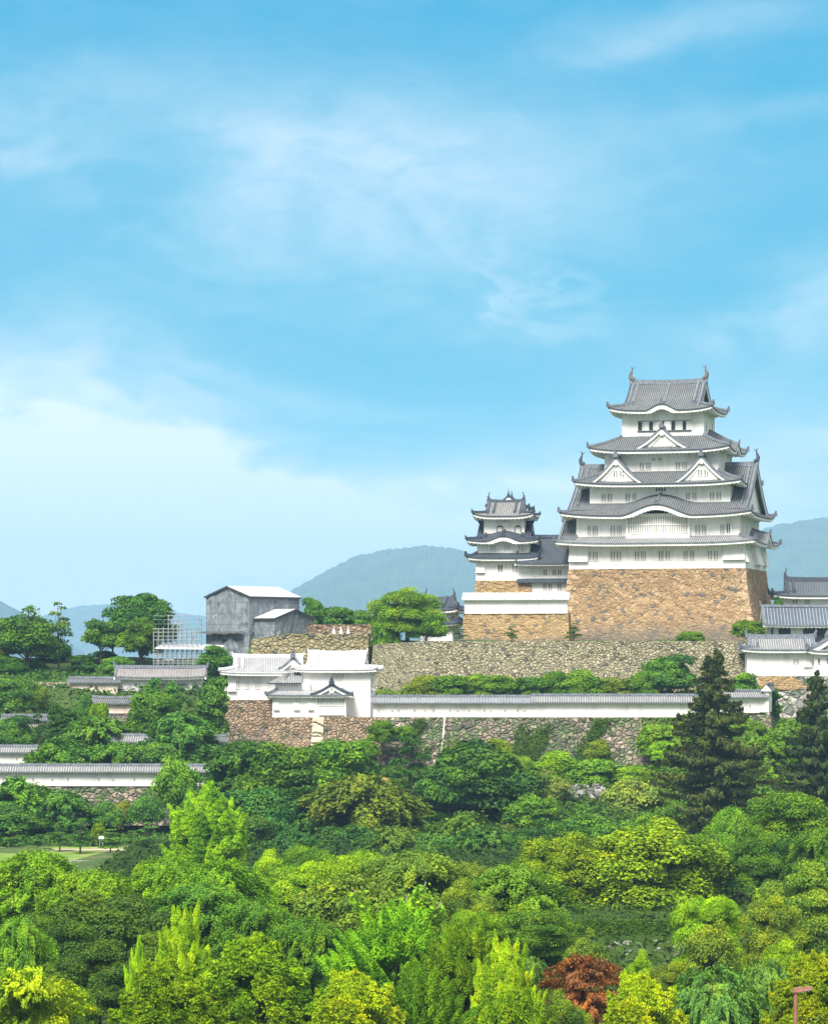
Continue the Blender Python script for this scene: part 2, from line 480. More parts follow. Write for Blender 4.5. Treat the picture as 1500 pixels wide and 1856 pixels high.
def mountain(name, pts, Y, depth, seed, col=(.030, .060, .034)):
    "a wooded ridge: skyline given as (pixel x, pixel y) at its distance"
    rng = random.Random(seed)
    xs = [p[0] for p in pts]; zs = [p[1] for p in pts]
    nx, ny = 260, 28
    ph = [(rng.uniform(0, 6.28), rng.uniform(.6, 1.4)) for _ in range(12)]
    v = []; f = []
    for i in range(nx + 1):
        px = lerp(xs[0], xs[-1], i / nx)
        zp = float(np.interp(px, xs, zs))
        zt = Z(zp, Y)
        x = X(px, Y)
        for j in range(ny + 1):
            r = -1 + 2 * j / ny
            prof = max(0.0, 1 - abs(r) ** 1.6)
            wob = sum(math.sin(x * .004 * (k + 1) * a + r * (3 + k * 1.7) + p) / (k + 1.5) for k, (p, a) in enumerate(ph))
            z = max(-1.0, (zt + 1) * prof * (1 + .10 * wob * (1 - prof)) - 1) + (rng.uniform(-3.5, 3.5) + wob * 1.2) * (prof > .05)
            v.append((x, Y + r * depth + wob * depth * .03, z))
    for i in range(nx):
        for j in range(ny):
            a = i * (ny + 1) + j
            f.append((a, a + 1, a + ny + 2, a + ny + 1))
    me = bpy.data.meshes.new(name)
    me.from_pydata(v, [], f)
    m, nt, b = newmat(name + " forest", .95)
    o = objco(nt)
    nt.put(b.inputs['Base Color'], nt.mix(nt.mapr(nt.noise(o, .012, 6, .65), .35, .65), tuple(c * .6 for c in col), tuple(c * 1.5 for c in col)))
    me.materials.append(m)
    ob = bpy.data.objects.new(name, me)
    COL.objects.link(ob)
    tag(ob, kind='structure')

# ------------------------------------------------------------------ Japanese roof kit (building frame: x along the front, -y the front, z up)
SF = {'f': lambda a, o, z: (a, -o, z), 'r': lambda a, o, z: (o, a, z), 'b': lambda a, o, z: (-a, o, z), 'l': lambda a, o, z: (-o, -a, z)}

def Kf(bumps, side, a, v=0.0):
    h = 0.0
    for (sd_, c, hw, hh, fade) in bumps:
        if sd_ == side and abs(a - c) < hw:
            s_ = (a - c) / hw
            k = .5 * (1 + math.cos(math.pi * s_))
            k = k ** .85
            h += hh * k * max(0.0, 1 - fade * v)
    return h

def eave(mw, mt, side, L, O, ze, lift, bumps, wl, wo, th=.34, raft=True):
    sf = SF[side]
    has = [b_ for b_ in bumps if b_[0] == side]
    n = max(16, int(2 * L / (.35 if has else .9)))
    def zz(a): return ze + lift * abs(a / L) ** 4 + Kf(bumps, side, a)
    def tk(a): return th + .38 * sum(min(1, Kf([b_], side, a) / max(.01, b_[3]) * 2.5) for b_ in has)
    for i in range(n):
        a0 = -L + 2 * L * i / n; a1 = -L + 2 * L * (i + 1) / n
        z0, z1 = zz(a0), zz(a1)
        mt.poly([sf(a0, O, z0 - .17), sf(a1, O, z1 - .17), sf(a1, O, z1 + .02), sf(a0, O, z0 + .02)], 1)
        k = 1 - .13 / L
        t0, t1 = tk(a0), tk(a1)
        mt.poly([sf(a0, O, z0 - .17), sf(a1, O, z1 - .17), sf(a1 * k, O - .13, z1 - .17), sf(a0 * k, O - .13, z0 - .17)], 1)
        mw.poly([sf(a0 * k, O - .13, z0 - .17 - t0), sf(a1 * k, O - .13, z1 - .17 - t1), sf(a1 * k, O - .13, z1 - .16), sf(a0 * k, O - .13, z0 - .16)])
        mw.poly([sf(a0 * k, O - .13, z0 - .17 - t0), sf(a1 * k, O - .13, z1 - .17 - t1), sf(a1 * wl / L, wo - .05, z1 - t1 + .15), sf(a0 * wl / L, wo - .05, z0 - t0 + .15)])
    if raft:
        nr = int(2 * L / .62)
        for i in range(1, nr):
            a = -L + 2 * L * i / nr
            z = zz(a) - .17 - tk(a)
            dz = .22 * min(1.2, O - wo - .3) / max(.4, O - wo)
            o0, o1 = O - .24, max(wo - .02, O - 1.5)
            c = [sf(a - .11, o0, z - .14), sf(a + .11, o0, z - .14), sf(a + .11, o1, z - .06 + dz), sf(a - .11, o1, z - .06 + dz),
                 sf(a - .11, o0, z + .02), sf(a + .11, o0, z + .02), sf(a + .11, o1, z + .12 + dz), sf(a - .11, o1, z + .12 + dz)]
            mw.hexa(c)

def oni(mb, p, d, s=1.0, m=0):
    "ridge-end tile: a small stepped block with a raised horn, facing d"
    d = Vector((d[0], d[1], 0)).normalized(); e = Vector((d.y, -d.x, 0)); p = Vector(p)
    def blk(w_, t, z0, z1, off):
        c = []
        for z in (z0, z1):
            for (a, b_) in ((-1, -1), (1, -1), (1, 1), (-1, 1)):
                q = p + e * a * w_ / 2 + d * (off + b_ * t / 2) + Vector((0, 0, z))
                c.append(q)
        mb.hexa(c, m)
    blk(.75 * s, .35 * s, -.05 * s, .42 * s, 0)
    blk(.48 * s, .35 * s, .42 * s, .72 * s, .03 * s)
    blk(.20 * s, .30 * s, .72 * s, 1.0 * s, .12 * s)

def finial(mb, p, d, s=1.0):
    "fish-shaped ridge ornament: head down on the ridge, tail curled up and out"
    d = Vector((d[0], d[1], 0)).normalized(); p = Vector(p); up = Vector((0, 0, 1))
    path = [p + d * (-.35 * s) + up * .05 * s, p + d * (.10 * s) + up * .30 * s, p + d * (.22 * s) + up * .75 * s, p + d * (.05 * s) + up * 1.2 * s, p + d * (-.05 * s) + up * 1.55 * s]
    mb.tube(path, [.34 * s, .36 * s, .27 * s, .17 * s, .08 * s], 8)
    e = Vector((d.y, -d.x, 0))
    t = path[-1]
    for (a, b_) in ((-.38, .30), (.12, .45)):
        q = t + d * a * s + up * b_ * s
        mb.hexa([t - e * .07 * s - d * .1 * s, t + e * .07 * s - d * .1 * s, t + e * .07 * s + d * .1 * s, t - e * .07 * s + d * .1 * s,
                 q - e * .04 * s - d * .05 * s, q + e * .04 * s - d * .05 * s, q + e * .04 * s + d * .05 * s, q - e * .04 * s + d * .05 * s])
    for k in ():
        q = path[k] + d * .55 * s + up * .25 * s
        b0 = path[k]
        mb.hexa([b0 - e * .05 - up * .15, b0 + e * .05 - up * .15, b0 + e * .05 + up * .15, b0 - e * .05 + up * .15, q - e * .03, q + e * .03, q + e * .03 + up * .08, q - e * .03 + up * .08])

def hip_roof(par, Wd, Dp, ze, wi, di, zt, lift, wall, bumps=(), sag=.22, tile=TILE, rid=RIDGE, th=.34, sides='frbl', name='roof', onis=1.0, eave_mat=None):
    mt, mw, mr = MB(), MB(), MB()
    ridges = []
    for side in sides:
        L, O, li, oi = (Wd, Dp, wi, di) if side in 'fb' else (Dp, Wd, di, wi)
        sf = SF[side]
        slant = math.hypot(O - oi, zt - ze)
        def P(t, v):
            s_ = -1 + 2 * t
            a = s_ * lerp(L, li, v); o = lerp(O, oi, v)
            z = lerp(ze, zt, v) - sag * 4 * v * (1 - v) * .5 + lift * abs(s_) ** 4 * (1 - v) ** 1.5 + Kf(bumps, side, a, v)
            return (*sf(a, o, z), a, v * slant)
        mt.grid(P, max(24, int(2 * L / .45)), 6, 0)
        wl, wo = (wall[0], wall[1]) if side in 'fb' else (wall[1], wall[0])
        eave(mw, mt, side, L, O, ze, lift, bumps, wl, wo, th)
        pts = [P(1, v / 6)[:3] for v in range(7)]
        pts = [(p[0], p[1], p[2] - .03) for p in pts]
        mr = MB(); ridges.append(mr)
        mr.sweep(pts, .46, .34, 0)
        dd = Vector(pts[0]) - Vector(pts[1])
        oni(mr, pts[0], dd, .85 * onis)
        for (sd_, c, hw, hh, fade) in bumps:                        # ridge over an undulating gable
            if sd_ == side:
                q = [P((c / lerp(L, li, v / 5) + 1) / 2, v / 5)[:3] for v in range(6)]
                mr.sweep(q, .36, .26, 0)
                oni(mr, q[0], Vector(q[0]) - Vector(q[1]), .8 * onis)
    ro = mt.build(name, [tile, rid if tile in (TILE_W, TILE_M, TILE_P) else RIDGE_D], par)
    mw.build('eave', eave_mat or PLASTER, ro)
    for r in ridges: r.build('hip_ridge', rid, ro)
    return ro

def prof(ze, zr, q, a=.62): return ze + (zr - ze) * (a * q + (1 - a) * q * q)

def irimoya(par, Wd, Dp, ze, zr, gx, vx, qg, lift, wall, bumps=(), tile=TILE, rid=RIDGE, axis='x', th=.34, orn=0.0, ornmat=BRONZE, name='roof', sides='frbl', gable_mat=PLASTER, ridge_h=.75, a=.62, os_=1.0):
    "hip-and-gable roof; ridge along x (or y)"
    mt, mw, mr, mg = MB(), MB(), MB(), MB()
    T = (lambda p: p) if axis == 'x' else (lambda p: (-p[1], p[0], p[2]))
    class TB:                                                       # writes through T
        def __init__(s, b): s.b = b
        def poly(s, pts, m=0, uv=None): s.b.poly([T(tuple(p)) for p in pts], m, uv)
        def hexa(s, c, m=0): s.b.hexa([T(tuple(p)) for p in c], m)
        def grid(s, P, nu, nv, m=0):
            s.b.grid(lambda u, v: (*T(P(u, v)[:3]), *P(u, v)[3:]), nu, nv, m)
        def sweep(s, pts, w_, h, m=0): s.b.sweep([T(tuple(p)) for p in pts], w_, h, m)
    t_, w_, r_, g_ = TB(mt), TB(mw), TB(mr), TB(mg)
    hips = []; gabs = []
    slant = math.hypot(Dp, zr - ze)
    for side in 'fb':
        sf = SF[side]
        def P1(t, v):
            q = v * qg; s_ = -1 + 2 * t
            al = s_ * lerp(Wd, gx, v)
            return (*sf(al, Dp * (1 - q), prof(ze, zr, q, a) + lift * abs(s_) ** 4 * (1 - v) ** 1.5 + Kf(bumps, side, al, v)), al, q * slant)
        def P2(t, v):
            q = lerp(qg, 1, v); s_ = -1 + 2 * t
            al = s_ * vx
            return (*sf(al, Dp * (1 - q), prof(ze, zr, q, a) + (.18 * abs(s_) ** 6) + Kf([b_ for b_ in bumps if b_[4] < .9], side, al, v) * (1 - v)), al, q * slant)
        t_.grid(P1, max(20, int(2 * Wd / .5)), 5, 0)
        t_.grid(P2, max(10, int(2 * vx / .8)), 6, 0)
        eave(w_, t_, side, Wd, Dp, ze, lift, bumps, wall[0], wall[1], th)
        for s_ in (1, -1):
            pts = [P1(.5 + .5 * s_, v / 5)[:3] for v in range(6)]
            mr = MB(); hips.append(mr); r_ = TB(mr)
            r_.sweep(pts, .46, .34)
            oni(mr, T(pts[0]), Vector(T(pts[0])) - Vector(T(pts[1])), .85 * os_)
            for off in (.45, 1.35):
                al = s_ * (vx - off)
                if abs(al) < .5: continue
                pts = []
                for k in range(8):
                    q = lerp(1, max(.12, qg - .22), k / 7)
                    al2 = al if q > qg else min(abs(al), lerp(Wd, gx, q / qg) - .3) * s_
                    pts.append(sf(al2 if side == 'f' else -al2, Dp * (1 - q), prof(ze, zr, q, a) + .02))
                if off < 1: r_.sweep(pts, .34, .26)
                else: r_.sweep(pts[:7], .40, .34); oni(mr, T(pts[6]), Vector(T(pts[6])) - Vector(T(pts[5])), .75 * os_)
        for (sd_, c, hw, hh, fade) in bumps:
            if sd_ == side:
                q_ = [P1((c / lerp(Wd, gx, v / 5) + 1) / 2, v / 5)[:3] for v in range(6)] + [P2((c / vx + 1) / 2, v / 5)[:3] for v in range(1, 6)]
                r_.sweep(q_, .32, .24)
                oni(mr, T(q_[0]), Vector(T(q_[0])) - Vector(T(q_[1])), .85)
    for side in 'rl':
        sf = SF[side]
        def P3(t, v):
            s_ = -1 + 2 * t
            q = v * qg
            al = s_ * Dp * (1 - q)
            return (*sf(al, lerp(Wd, gx, v), prof(ze, zr, q, a) + lift * abs(s_) ** 4 * (1 - v) ** 1.5 + Kf(bumps, side, al, v)), al, v * (Wd - gx) * 1.15)
        t_.grid(P3, max(20, int(2 * Dp / .5)), 5, 0)
        eave(w_, t_, side, Dp, Wd, ze, lift, bumps, wall[1], wall[0], th)
    for s_ in (1, -1):                                              # gable ends
        mg = MB(); gabs.append(mg); g_ = TB(mg)
        n = 10
        ys = [(-Dp * (1 - lerp(qg, 1, k / n)), prof(ze, zr, lerp(qg, 1, k / n), a)) for k in range(n + 1)]
        full = ys + [(-y, z) for (y, z) in reversed(ys[:-1])]
        zb = prof(ze, zr, qg, a) - .4
        g_.poly([(s_ * gx, full[0][0], zb)] + [(s_ * gx, y, z - .02) for y, z in full] + [(s_ * gx, full[-1][0], zb)])
        for k in range(len(full) - 1):                              # barge boards: white, under a dark tile edge
            (y0, z0), (y1, z1) = full[k], full[k + 1]
            z0 += .18; z1 += .18
            x0 = s_ * vx; x1 = s_ * (vx - .22)
            t_.hexa([(x0, y0, z0 - .22), (x0, y1, z1 - .22), (x1, y1, z1 - .22), (x1, y0, z0 - .22), (x0, y0, z0 + .06), (x0, y1, z1 + .06), (x1, y1, z1 + .06), (x1, y0, z0 + .06)], 1)
            x0 = s_ * (vx - .08)
            g_.hexa([(x0, y0, z0 - .85), (x0, y1, z1 - .85), (x1, y1, z1 - .85), (x1, y0, z0 - .85), (x0, y0, z0 - .22), (x0, y1, z1 - .22), (x1, y1, z1 - .22), (x1, y0, z0 - .22)])
        zc = zr - 1.0
        g_.hexa([(s_ * (gx + .02), -.55, zc - .9), (s_ * (gx + .02), .55, zc - .9), (s_ * (gx + .2), .55, zc - .9), (s_ * (gx + .2), -.55, zc - .9),
                 (s_ * (gx + .02), -.25, zc + .3), (s_ * (gx + .02), .25, zc + .3), (s_ * (gx + .2), .25, zc + .3), (s_ * (gx + .2), -.25, zc + .3)])
    mr = MB(); r_ = TB(mr)
    r_.sweep([(-vx - .1, 0, zr - .1), (-vx * .5, 0, zr - .22), (0, 0, zr - .26), (vx * .5, 0, zr - .22), (vx + .1, 0, zr - .1)], .62, ridge_h)
    ro = mt.build(name, [tile, rid if tile in (TILE_W, TILE_M, TILE_P) else RIDGE_D], par)
    mw.build('eave', PLASTER, ro)
    mr.build('ridge', rid, ro)
    for r in hips: r.build('hip_ridge', rid, ro)
    for g in gabs: g.build('gable', gable_mat, ro)
    for s_ in (1, -1):
        if orn:
            f_ = MB()
            p = T((s_ * (vx - .25), 0, zr + ridge_h - .25)); d = T((s_, 0, 0))
            finial(f_, p, d, orn)
            f_.build('ridge_ornament', ornmat, ro)
        else:
            p = T((s_ * (vx + .1), 0, zr + .1)); d = T((s_, 0, 0))
            f_ = MB(); oni(f_, p, d, 1.1 * os_); f_.build('ridge_end', rid, ro)
    return ro

def dormer(par, cx, yf, yb, hw, zb, zp, tile=TILE, rid=RIDGE, board=.5, name='gable'):
    "triangular dormer gable with concave slopes, white boards and a pent ridge"
    mb = MB()
    n = 10
    def zc(s_): return zb + (zp - zb) * ((1 - s_) ** 1.32)
    for sg in (1, -1):
        def P(t, v):
            s_ = t
            return (cx + sg * s_ * hw, lerp(yf, yb, v), zc(s_) + .10 * s_ ** 3, lerp(yf, yb, v), s_ * math.hypot(hw, zp - zb))
        mb.grid(P, n, 5, 0)
        for k in range(n):
            s0, s1 = k / n, (k + 1) / n
            x0, x1 = cx + sg * s0 * hw, cx + sg * s1 * hw
            z0, z1 = zc(s0) + .1 * s0 ** 3, zc(s1) + .1 * s1 ** 3
            mb.hexa([(x0, yf - .05, z0 - .16), (x1, yf - .05, z1 - .16), (x1, yf + .3, z1 - .16), (x0, yf + .3, z0 - .16),
                     (x0, yf - .05, z0 + .16), (x1, yf - .05, z1 + .16), (x1, yf + .3, z1 + .16), (x0, yf + .3, z0 + .16)], 2)
            bd = board * (1 - .25 * s0)
            mb.hexa([(x0, yf + .05, z0 - .16 - bd), (x1, yf + .05, z1 - .16 - bd), (x1, yf + .25, z1 - .16 - bd), (x0, yf + .25, z0 - .16 - bd),
                     (x0, yf + .05, z0 - .16), (x1, yf + .05, z1 - .16), (x1, yf + .25, z1 - .16), (x0, yf + .25, z0 - .16)], 1)
        for (frm, dw) in ((.12, .3),):
            pts = [(cx + sg * s_ / n * hw * .98, yf + .75, zc(s_ / n) + .02) for s_ in range(n + 1)]
            mb.sweep(pts, .3, .22, 2)
    face = [(cx - hw * .95, yf + .5, zb - .5)] + [(cx + hw * s_ / n, yf + .5, zc(abs(s_) / n) - .05) for s_ in range(-n + 1, n)] + [(cx + hw * .95, yf + .5, zb - .5)]
    mb.poly(face, 1)
    # second inner white moulding and the pendant under the peak
    for sg in (1, -1):
        for k in range(1, 8):
            s0, s1 = k / n, (k + 1) / n
            x0, x1 = cx + sg * s0 * hw * .8, cx + sg * s1 * hw * .8
            z0, z1 = zc(s0) - .95 + (s0 * .15), zc(s1) - .95 + s1 * .15
            if z1 < zb + .05: break
            mb.hexa([(x0, yf + .34, z0 - .18), (x1, yf + .34, z1 - .18), (x1, yf + .49, z1 - .18), (x0, yf + .49, z0 - .18),
                     (x0, yf + .34, z0), (x1, yf + .34, z1), (x1, yf + .49, z1), (x0, yf + .49, z0)], 1)
    mb.hexa([(cx - .22, yf + .1, zp - 1.25), (cx + .22, yf + .1, zp - 1.25), (cx + .22, yf + .3, zp - 1.25), (cx - .22, yf + .3, zp - 1.25),
             (cx - .45, yf + .1, zp - .75), (cx + .45, yf + .1, zp - .75), (cx + .45, yf + .3, zp - .75), (cx - .45, yf + .3, zp - .75)], 1)
    mb.sweep([(cx, yf - .1, zp + .05), (cx, lerp(yf, yb, .5), zp - .05), (cx, yb, zp - .05)], .5, .42, 2)
    oni(mb, (cx, yf - .15, zp + .05), (0, -1, 0), 1.05, 2)
    return mb.build(name, [tile, PLASTER, rid], par)

def window(par, x, z, w_, h, y, bars=2, style='lattice', face='f', shade=None):
    "small barred window set on the wall of one side; y is the wall's distance from the axis"
    sf = SF[face]
    def bx(mb, a0, a1, o0, o1, z0, z1):
        mb.hexa([sf(a0, o0, z0), sf(a1, o0, z0), sf(a1, o1, z0), sf(a0, o1, z0), sf(a0, o0, z1), sf(a1, o0, z1), sf(a1, o1, z1), sf(a0, o1, z1)])
    mb = MB()
    bx(mb, x - w_ / 2, x + w_ / 2, y - .05, y + .015, z - h / 2, z + h / 2)
    wn = mb.build('window', shade or (LATT if style != 'open' else GLASSD), par)
    fr = MB()
    t = .07
    for (a0, a1, z0, z1) in ((x - w_ / 2 - t, x + w_ / 2 + t, z + h / 2, z + h / 2 + t), (x - w_ / 2 - t, x + w_ / 2 + t, z - h / 2 - t, z - h / 2),
                             (x - w_ / 2 - t, x - w_ / 2, z - h / 2, z + h / 2), (x + w_ / 2, x + w_ / 2 + t, z - h / 2, z + h / 2)):
        bx(fr, a0, a1, y - .05, y + .10, z0, z1)
    fr.build('frame', PLASTER, wn)
    if bars:
        ba = MB()
        for k in range(bars):
            c = x - w_ / 2 + w_ * (k + 1) / (bars + 1)
            bw = min(.13, w_ / (bars * 2 + 1) * .9)
            bx(ba, c - bw / 2, c + bw / 2, y + .016, y + .075, z - h / 2, z + h / 2)
        ba.build('bars', PLASTER, wn)
    return wn

def walls(par, w_, d, z0, z1, mat=PLASTER, name='storey_wall', band=True):
    mb = MB()
    mb.box(-w_, w_, -d, d, z0, z1)
    if band:                                                        # plaster string course under the eave
        mb.box(-w_ - .06, w_ + .06, -d - .06, d + .06, z1 - .55, z1 - .28)
    return mb.build(name, mat, par)

def drop_box(par, x0, x1, y, z0, z1, out=.55, face='f'):
    "flared stone-drop box low on a wall"
    sf = SF[face]
    mb = MB()
    mb.hexa([sf(x0, y + out, z0), sf(x1, y + out, z0), sf(x1, y - .05, z0), sf(x0, y - .05, z0), sf(x0, y + .02, z1), sf(x1, y + .02, z1), sf(x1, y - .05, z1), sf(x0, y - .05, z1)])
    return mb.build('stone_drop_box', PLASTER, par)

def stone_base(par, w_, d, zt, zb, spread, mat, name='stone_base', seed=1):
    "battered base with the fan curve of castle stonework; slightly uneven courses"
    rng = random.Random(seed)
    mb = MB()
    nv = 8
    def off(v): return spread * (v ** 1.55)                         # v: 0 top, 1 foot
    for side in 'frbl':
        L, O = (w_, d) if side in 'fb' else (d, w_)
        sf = SF[side]
        nu = max(6, int(2 * L / 1.0))
        jit = [[0 if i in (0, nu) or j == 0 else rng.uniform(-.10, .10) for j in range(nv * 2 + 1)] for i in range(nu + 1)]
        def P(t, v):
            i, j = int(round(t * nu)), int(round(v * nv * 2))
            return sf((-1 + 2 * t) * (L + off(v)), O + off(v) + jit[i][j], lerp(zt, zb, v))
        mb.grid(P, nu, nv * 2)
    mb.poly([(-w_, -d, zt), (w_, -d, zt), (w_, d, zt), (-w_, d, zt)])
    ob = mb.build(name, mat, par)
    return ob

class Bld:
    "a building standing at (px, py) of its base line, distance Y, turned by yaw"
    def __init__(s, name, px, Y, zbase, yaw, label, cat, group=None):
        s.x, s.y, s.z, s.th = X(px, Y), Y, zbase, R(yaw)
        s.root = empty(name, (s.x, s.y, zbase), s.th, label, cat, group)
    def fx(s, px, d):
        "local x of the photo column px on the front plane at depth d"
        k = (px - 750) / F
        c, sn = math.cos(s.th), math.sin(s.th)
        # world = (x + c*l + sn*d , y + sn*l - c*d)
        return (k * (s.y - c * d) - s.x - sn * d) / (c - sn * k)
    def fz(s, py, d=0.0, l=0.0):
        yy = s.y + math.sin(s.th) * l - math.cos(s.th) * d
        return Z(py, yy) - s.z

def stone_wall(name, label, line, ztop, zbot, out, mat, back=6.0, normal=(0, -1), seed=3, cat='stone wall', cap=True, ztops=None):
    "retaining wall along a ground line (world x,y pairs), battered outwards towards its foot"
    rng = random.Random(seed)
    o0 = Vector((line[0][0], line[0][1], zbot))
    P = [Vector((a - o0.x, b_ - o0.y, 0)) for a, b_ in line]
    N = []
    for i in range(len(P)):
        ns = []
        for (a, b_) in ((i - 1, i), (i, i + 1)):
            if 0 <= a and b_ < len(P):
                d = (P[b_] - P[a]).normalized()
                ns.append(Vector((d.y, -d.x, 0)))
        n = sum(ns, Vector((0, 0, 0))).normalized()
        n = n / max(.5, n.dot(ns[0]))
        N.append(n)
    zt = [(ztops[i] if ztops else ztop) - zbot for i in range(len(P))]
    nv = 10
    mb = MB()
    def row(i0, i1, t, v, j=0.0):
        p = P[i0].lerp(P[i1], t); n = N[i0].lerp(N[i1], t)
        h = lerp(zt[i0], zt[i1], t)
        q = p + n * (out * v ** 1.5 + j)
        return (q.x, q.y, h * (1 - v))
    for i in range(len(P) - 1):
        L = (P[i + 1] - P[i]).length
        nu = max(2, int(L / .9))
        J = [[0 if a in (0, nu) else rng.uniform(-.13, .13) for b_ in range(nv + 1)] for a in range(nu + 1)]
        mb.grid(lambda t, v: row(i, i + 1, t, v, J[int(round(t * nu))][int(round(v * nv))]), nu, nv)
        tops = [row(i, i + 1, k / nu, 0, J[k][0]) for k in range(nu + 1)]
        for k in range(nu):
            a, b_ = tops[k], tops[k + 1]
            na = N[i].lerp(N[i + 1], k / nu) * back; nb = N[i].lerp(N[i + 1], (k + 1) / nu) * back
            mb.poly([a, b_, (b_[0] - nb.x, b_[1] - nb.y, b_[2]), (a[0] - na.x, a[1] - na.y, a[2])])
    for i in (0, len(P) - 1):                                       # ends
        e = [row(min(i, len(P) - 2), min(i, len(P) - 2) + 1, 0 if i == 0 else 1, v / nv) for v in range(nv + 1)]
        nb = N[i] * back
        mb.poly(e + [(e[-1][0] - nb.x - N[i].x * out, e[-1][1] - nb.y - N[i].y * out, 0), (e[0][0] - nb.x, e[0][1] - nb.y, zt[i])])
    ob = mb.build(name, mat, None, o0)
    return tag(ob, label, cat)

def roofed_wall(name, label, p0, p1, z0, h, rh, rw=.85, thick=.45, tile=TILE, rid=RIDGE, wall_mat=PLASTER, lift=0.0, base=None, base_mat=None, base_out=.8, holes=0, ends=True, group=None, cat='plaster wall'):
    "plastered wall with a small tiled roof, from p0 to p1 (world x,y)"
    a, b_ = Vector((*p0, z0)), Vector((*p1, z0))
    d = b_ - a; L = d.length
    root = empty(name, a.lerp(b_, .5), math.atan2(d.y, d.x), label, cat, group)
    mb = MB(); mb.box(-L / 2, L / 2, -thick / 2, thick / 2, 0, h)
    mb.box(-L / 2 - .02, L / 2 + .02, -thick / 2 - .14, thick / 2 + .14, h - .30, h - .05)
    mb.build('wall', wall_mat, root)
    mt, mr = MB(), MB()
    ex = .35 if ends else .0
    Lh = L / 2 + ex
    def lz(s_): return lift * abs(s_) ** 6
    for sg in (1, -1):
        def P(t, v):
            s_ = -1 + 2 * t
            return (s_ * Lh, -sg * lerp(rw, .02, v), h + rh * (v * .75 + .25 * v * v) + lz(s_), s_ * Lh, v * math.hypot(rw, rh))
        mt.grid(P, max(6, int(L / 2)), 3, 0)
        def Pe(t, v):
            s_ = -1 + 2 * t
            return (s_ * Lh, -sg * (rw - .02), h - .16 + .17 * v + lz(s_))
        mt.grid(Pe, max(6, int(L / 2)), 1, 1)
        def Pu(t, v):
            s_ = -1 + 2 * t
            return (s_ * Lh, -sg * lerp(rw - .02, thick / 2, v), h - .16 + .05 * v + lz(s_))
        mt.grid(Pu, max(6, int(L / 2)), 1, 2)
    for s_ in (1, -1):
        mt.poly([(s_ * Lh, -rw, h - .1 + lift), (s_ * Lh, rw, h - .1 + lift), (s_ * Lh, 0, h + rh + lift)], 2)
    n = max(4, int(L / 4))
    mr.sweep([(-Lh + 2 * Lh * k / n, 0, h + rh - .06 + lz(-1 + 2 * k / n)) for k in range(n + 1)], .34, .34)
    ro = mt.build('roof', [tile, rid, PLASTER], root)
    mr.build('ridge', rid, ro)
    if base:
        bb = MB()
        nu = max(4, int(L / 1.0))
        rng = random.Random(int(L * 10))
        J = [[rng.uniform(-.12, .12) for _ in range(7)] for _ in range(nu + 1)]
        bb.grid(lambda t, v: ((-1 + 2 * t) * (L / 2 + .15 + base_out * .4 * v), -thick / 2 - .12 - base_out * v ** 1.3 - J[int(round(t * nu))][int(round(v * 6))], -base * v), nu, 6)
        bb.poly([(-L / 2 - .15, -thick / 2 - .3, 0), (L / 2 + .15, -thick / 2 - .3, 0), (L / 2 + .15, 3, 0), (-L / 2 - .15, 3, 0)])
        for s_ in (1, -1):
            e = L / 2 + .15
            bb.poly([(s_ * e, -thick / 2 - .12, 0), (s_ * (e + base_out * .4), -thick / 2 - .12 - base_out, -base), (s_ * (e + base_out * .4), 3, -base), (s_ * e, 3, 0)])
        bb.build('stone_base', base_mat, root)
    for k in range(holes):
        hx = -L / 2 + L * (k + .5 + .25 * math.sin(k * 2.3)) / holes
        hb = MB()
        if k % 3 == 1: hb.poly([(hx - .2, -thick / 2 - .012, h * .34), (hx + .2, -thick / 2 - .012, h * .34), (hx, -thick / 2 - .012, h * .34 + .36)])
        else: hb.box(hx - .12, hx + .12, -thick / 2 - .012, -thick / 2 + .1, h * .32, h * .32 + .45)
        hb.build('loophole', HOLE, root)
    return root
# ------------------------------------------------------------------ far hills
mountain("hills", [(470, 1215), (500, 1120), (535, 1068), (580, 1042), (640, 1010), (700, 996), (770, 989), (815, 993), (860, 1005), (920, 1030), (1000, 1060), (1100, 1080), (1200, 1060), (1290, 1010), (1390, 955), (1450, 944), (1500, 938), (1580, 930), (1660, 950), (1760, 1010)], 9500, 2000, 3)
mountain("hills", [(-330, 1120), (-200, 1080), (-90, 1050), (-20, 1078), (15, 1098), (40, 1118), (75, 1150), (120, 1215)], 9000, 1500, 5)
mountain("hills", [(-60, 1190), (40, 1140), (100, 1112), (150, 1098), (200, 1096), (260, 1108), (330, 1112), (400, 1120), (470, 1112), (560, 1130), (700, 1170)], 13500, 2000, 8)

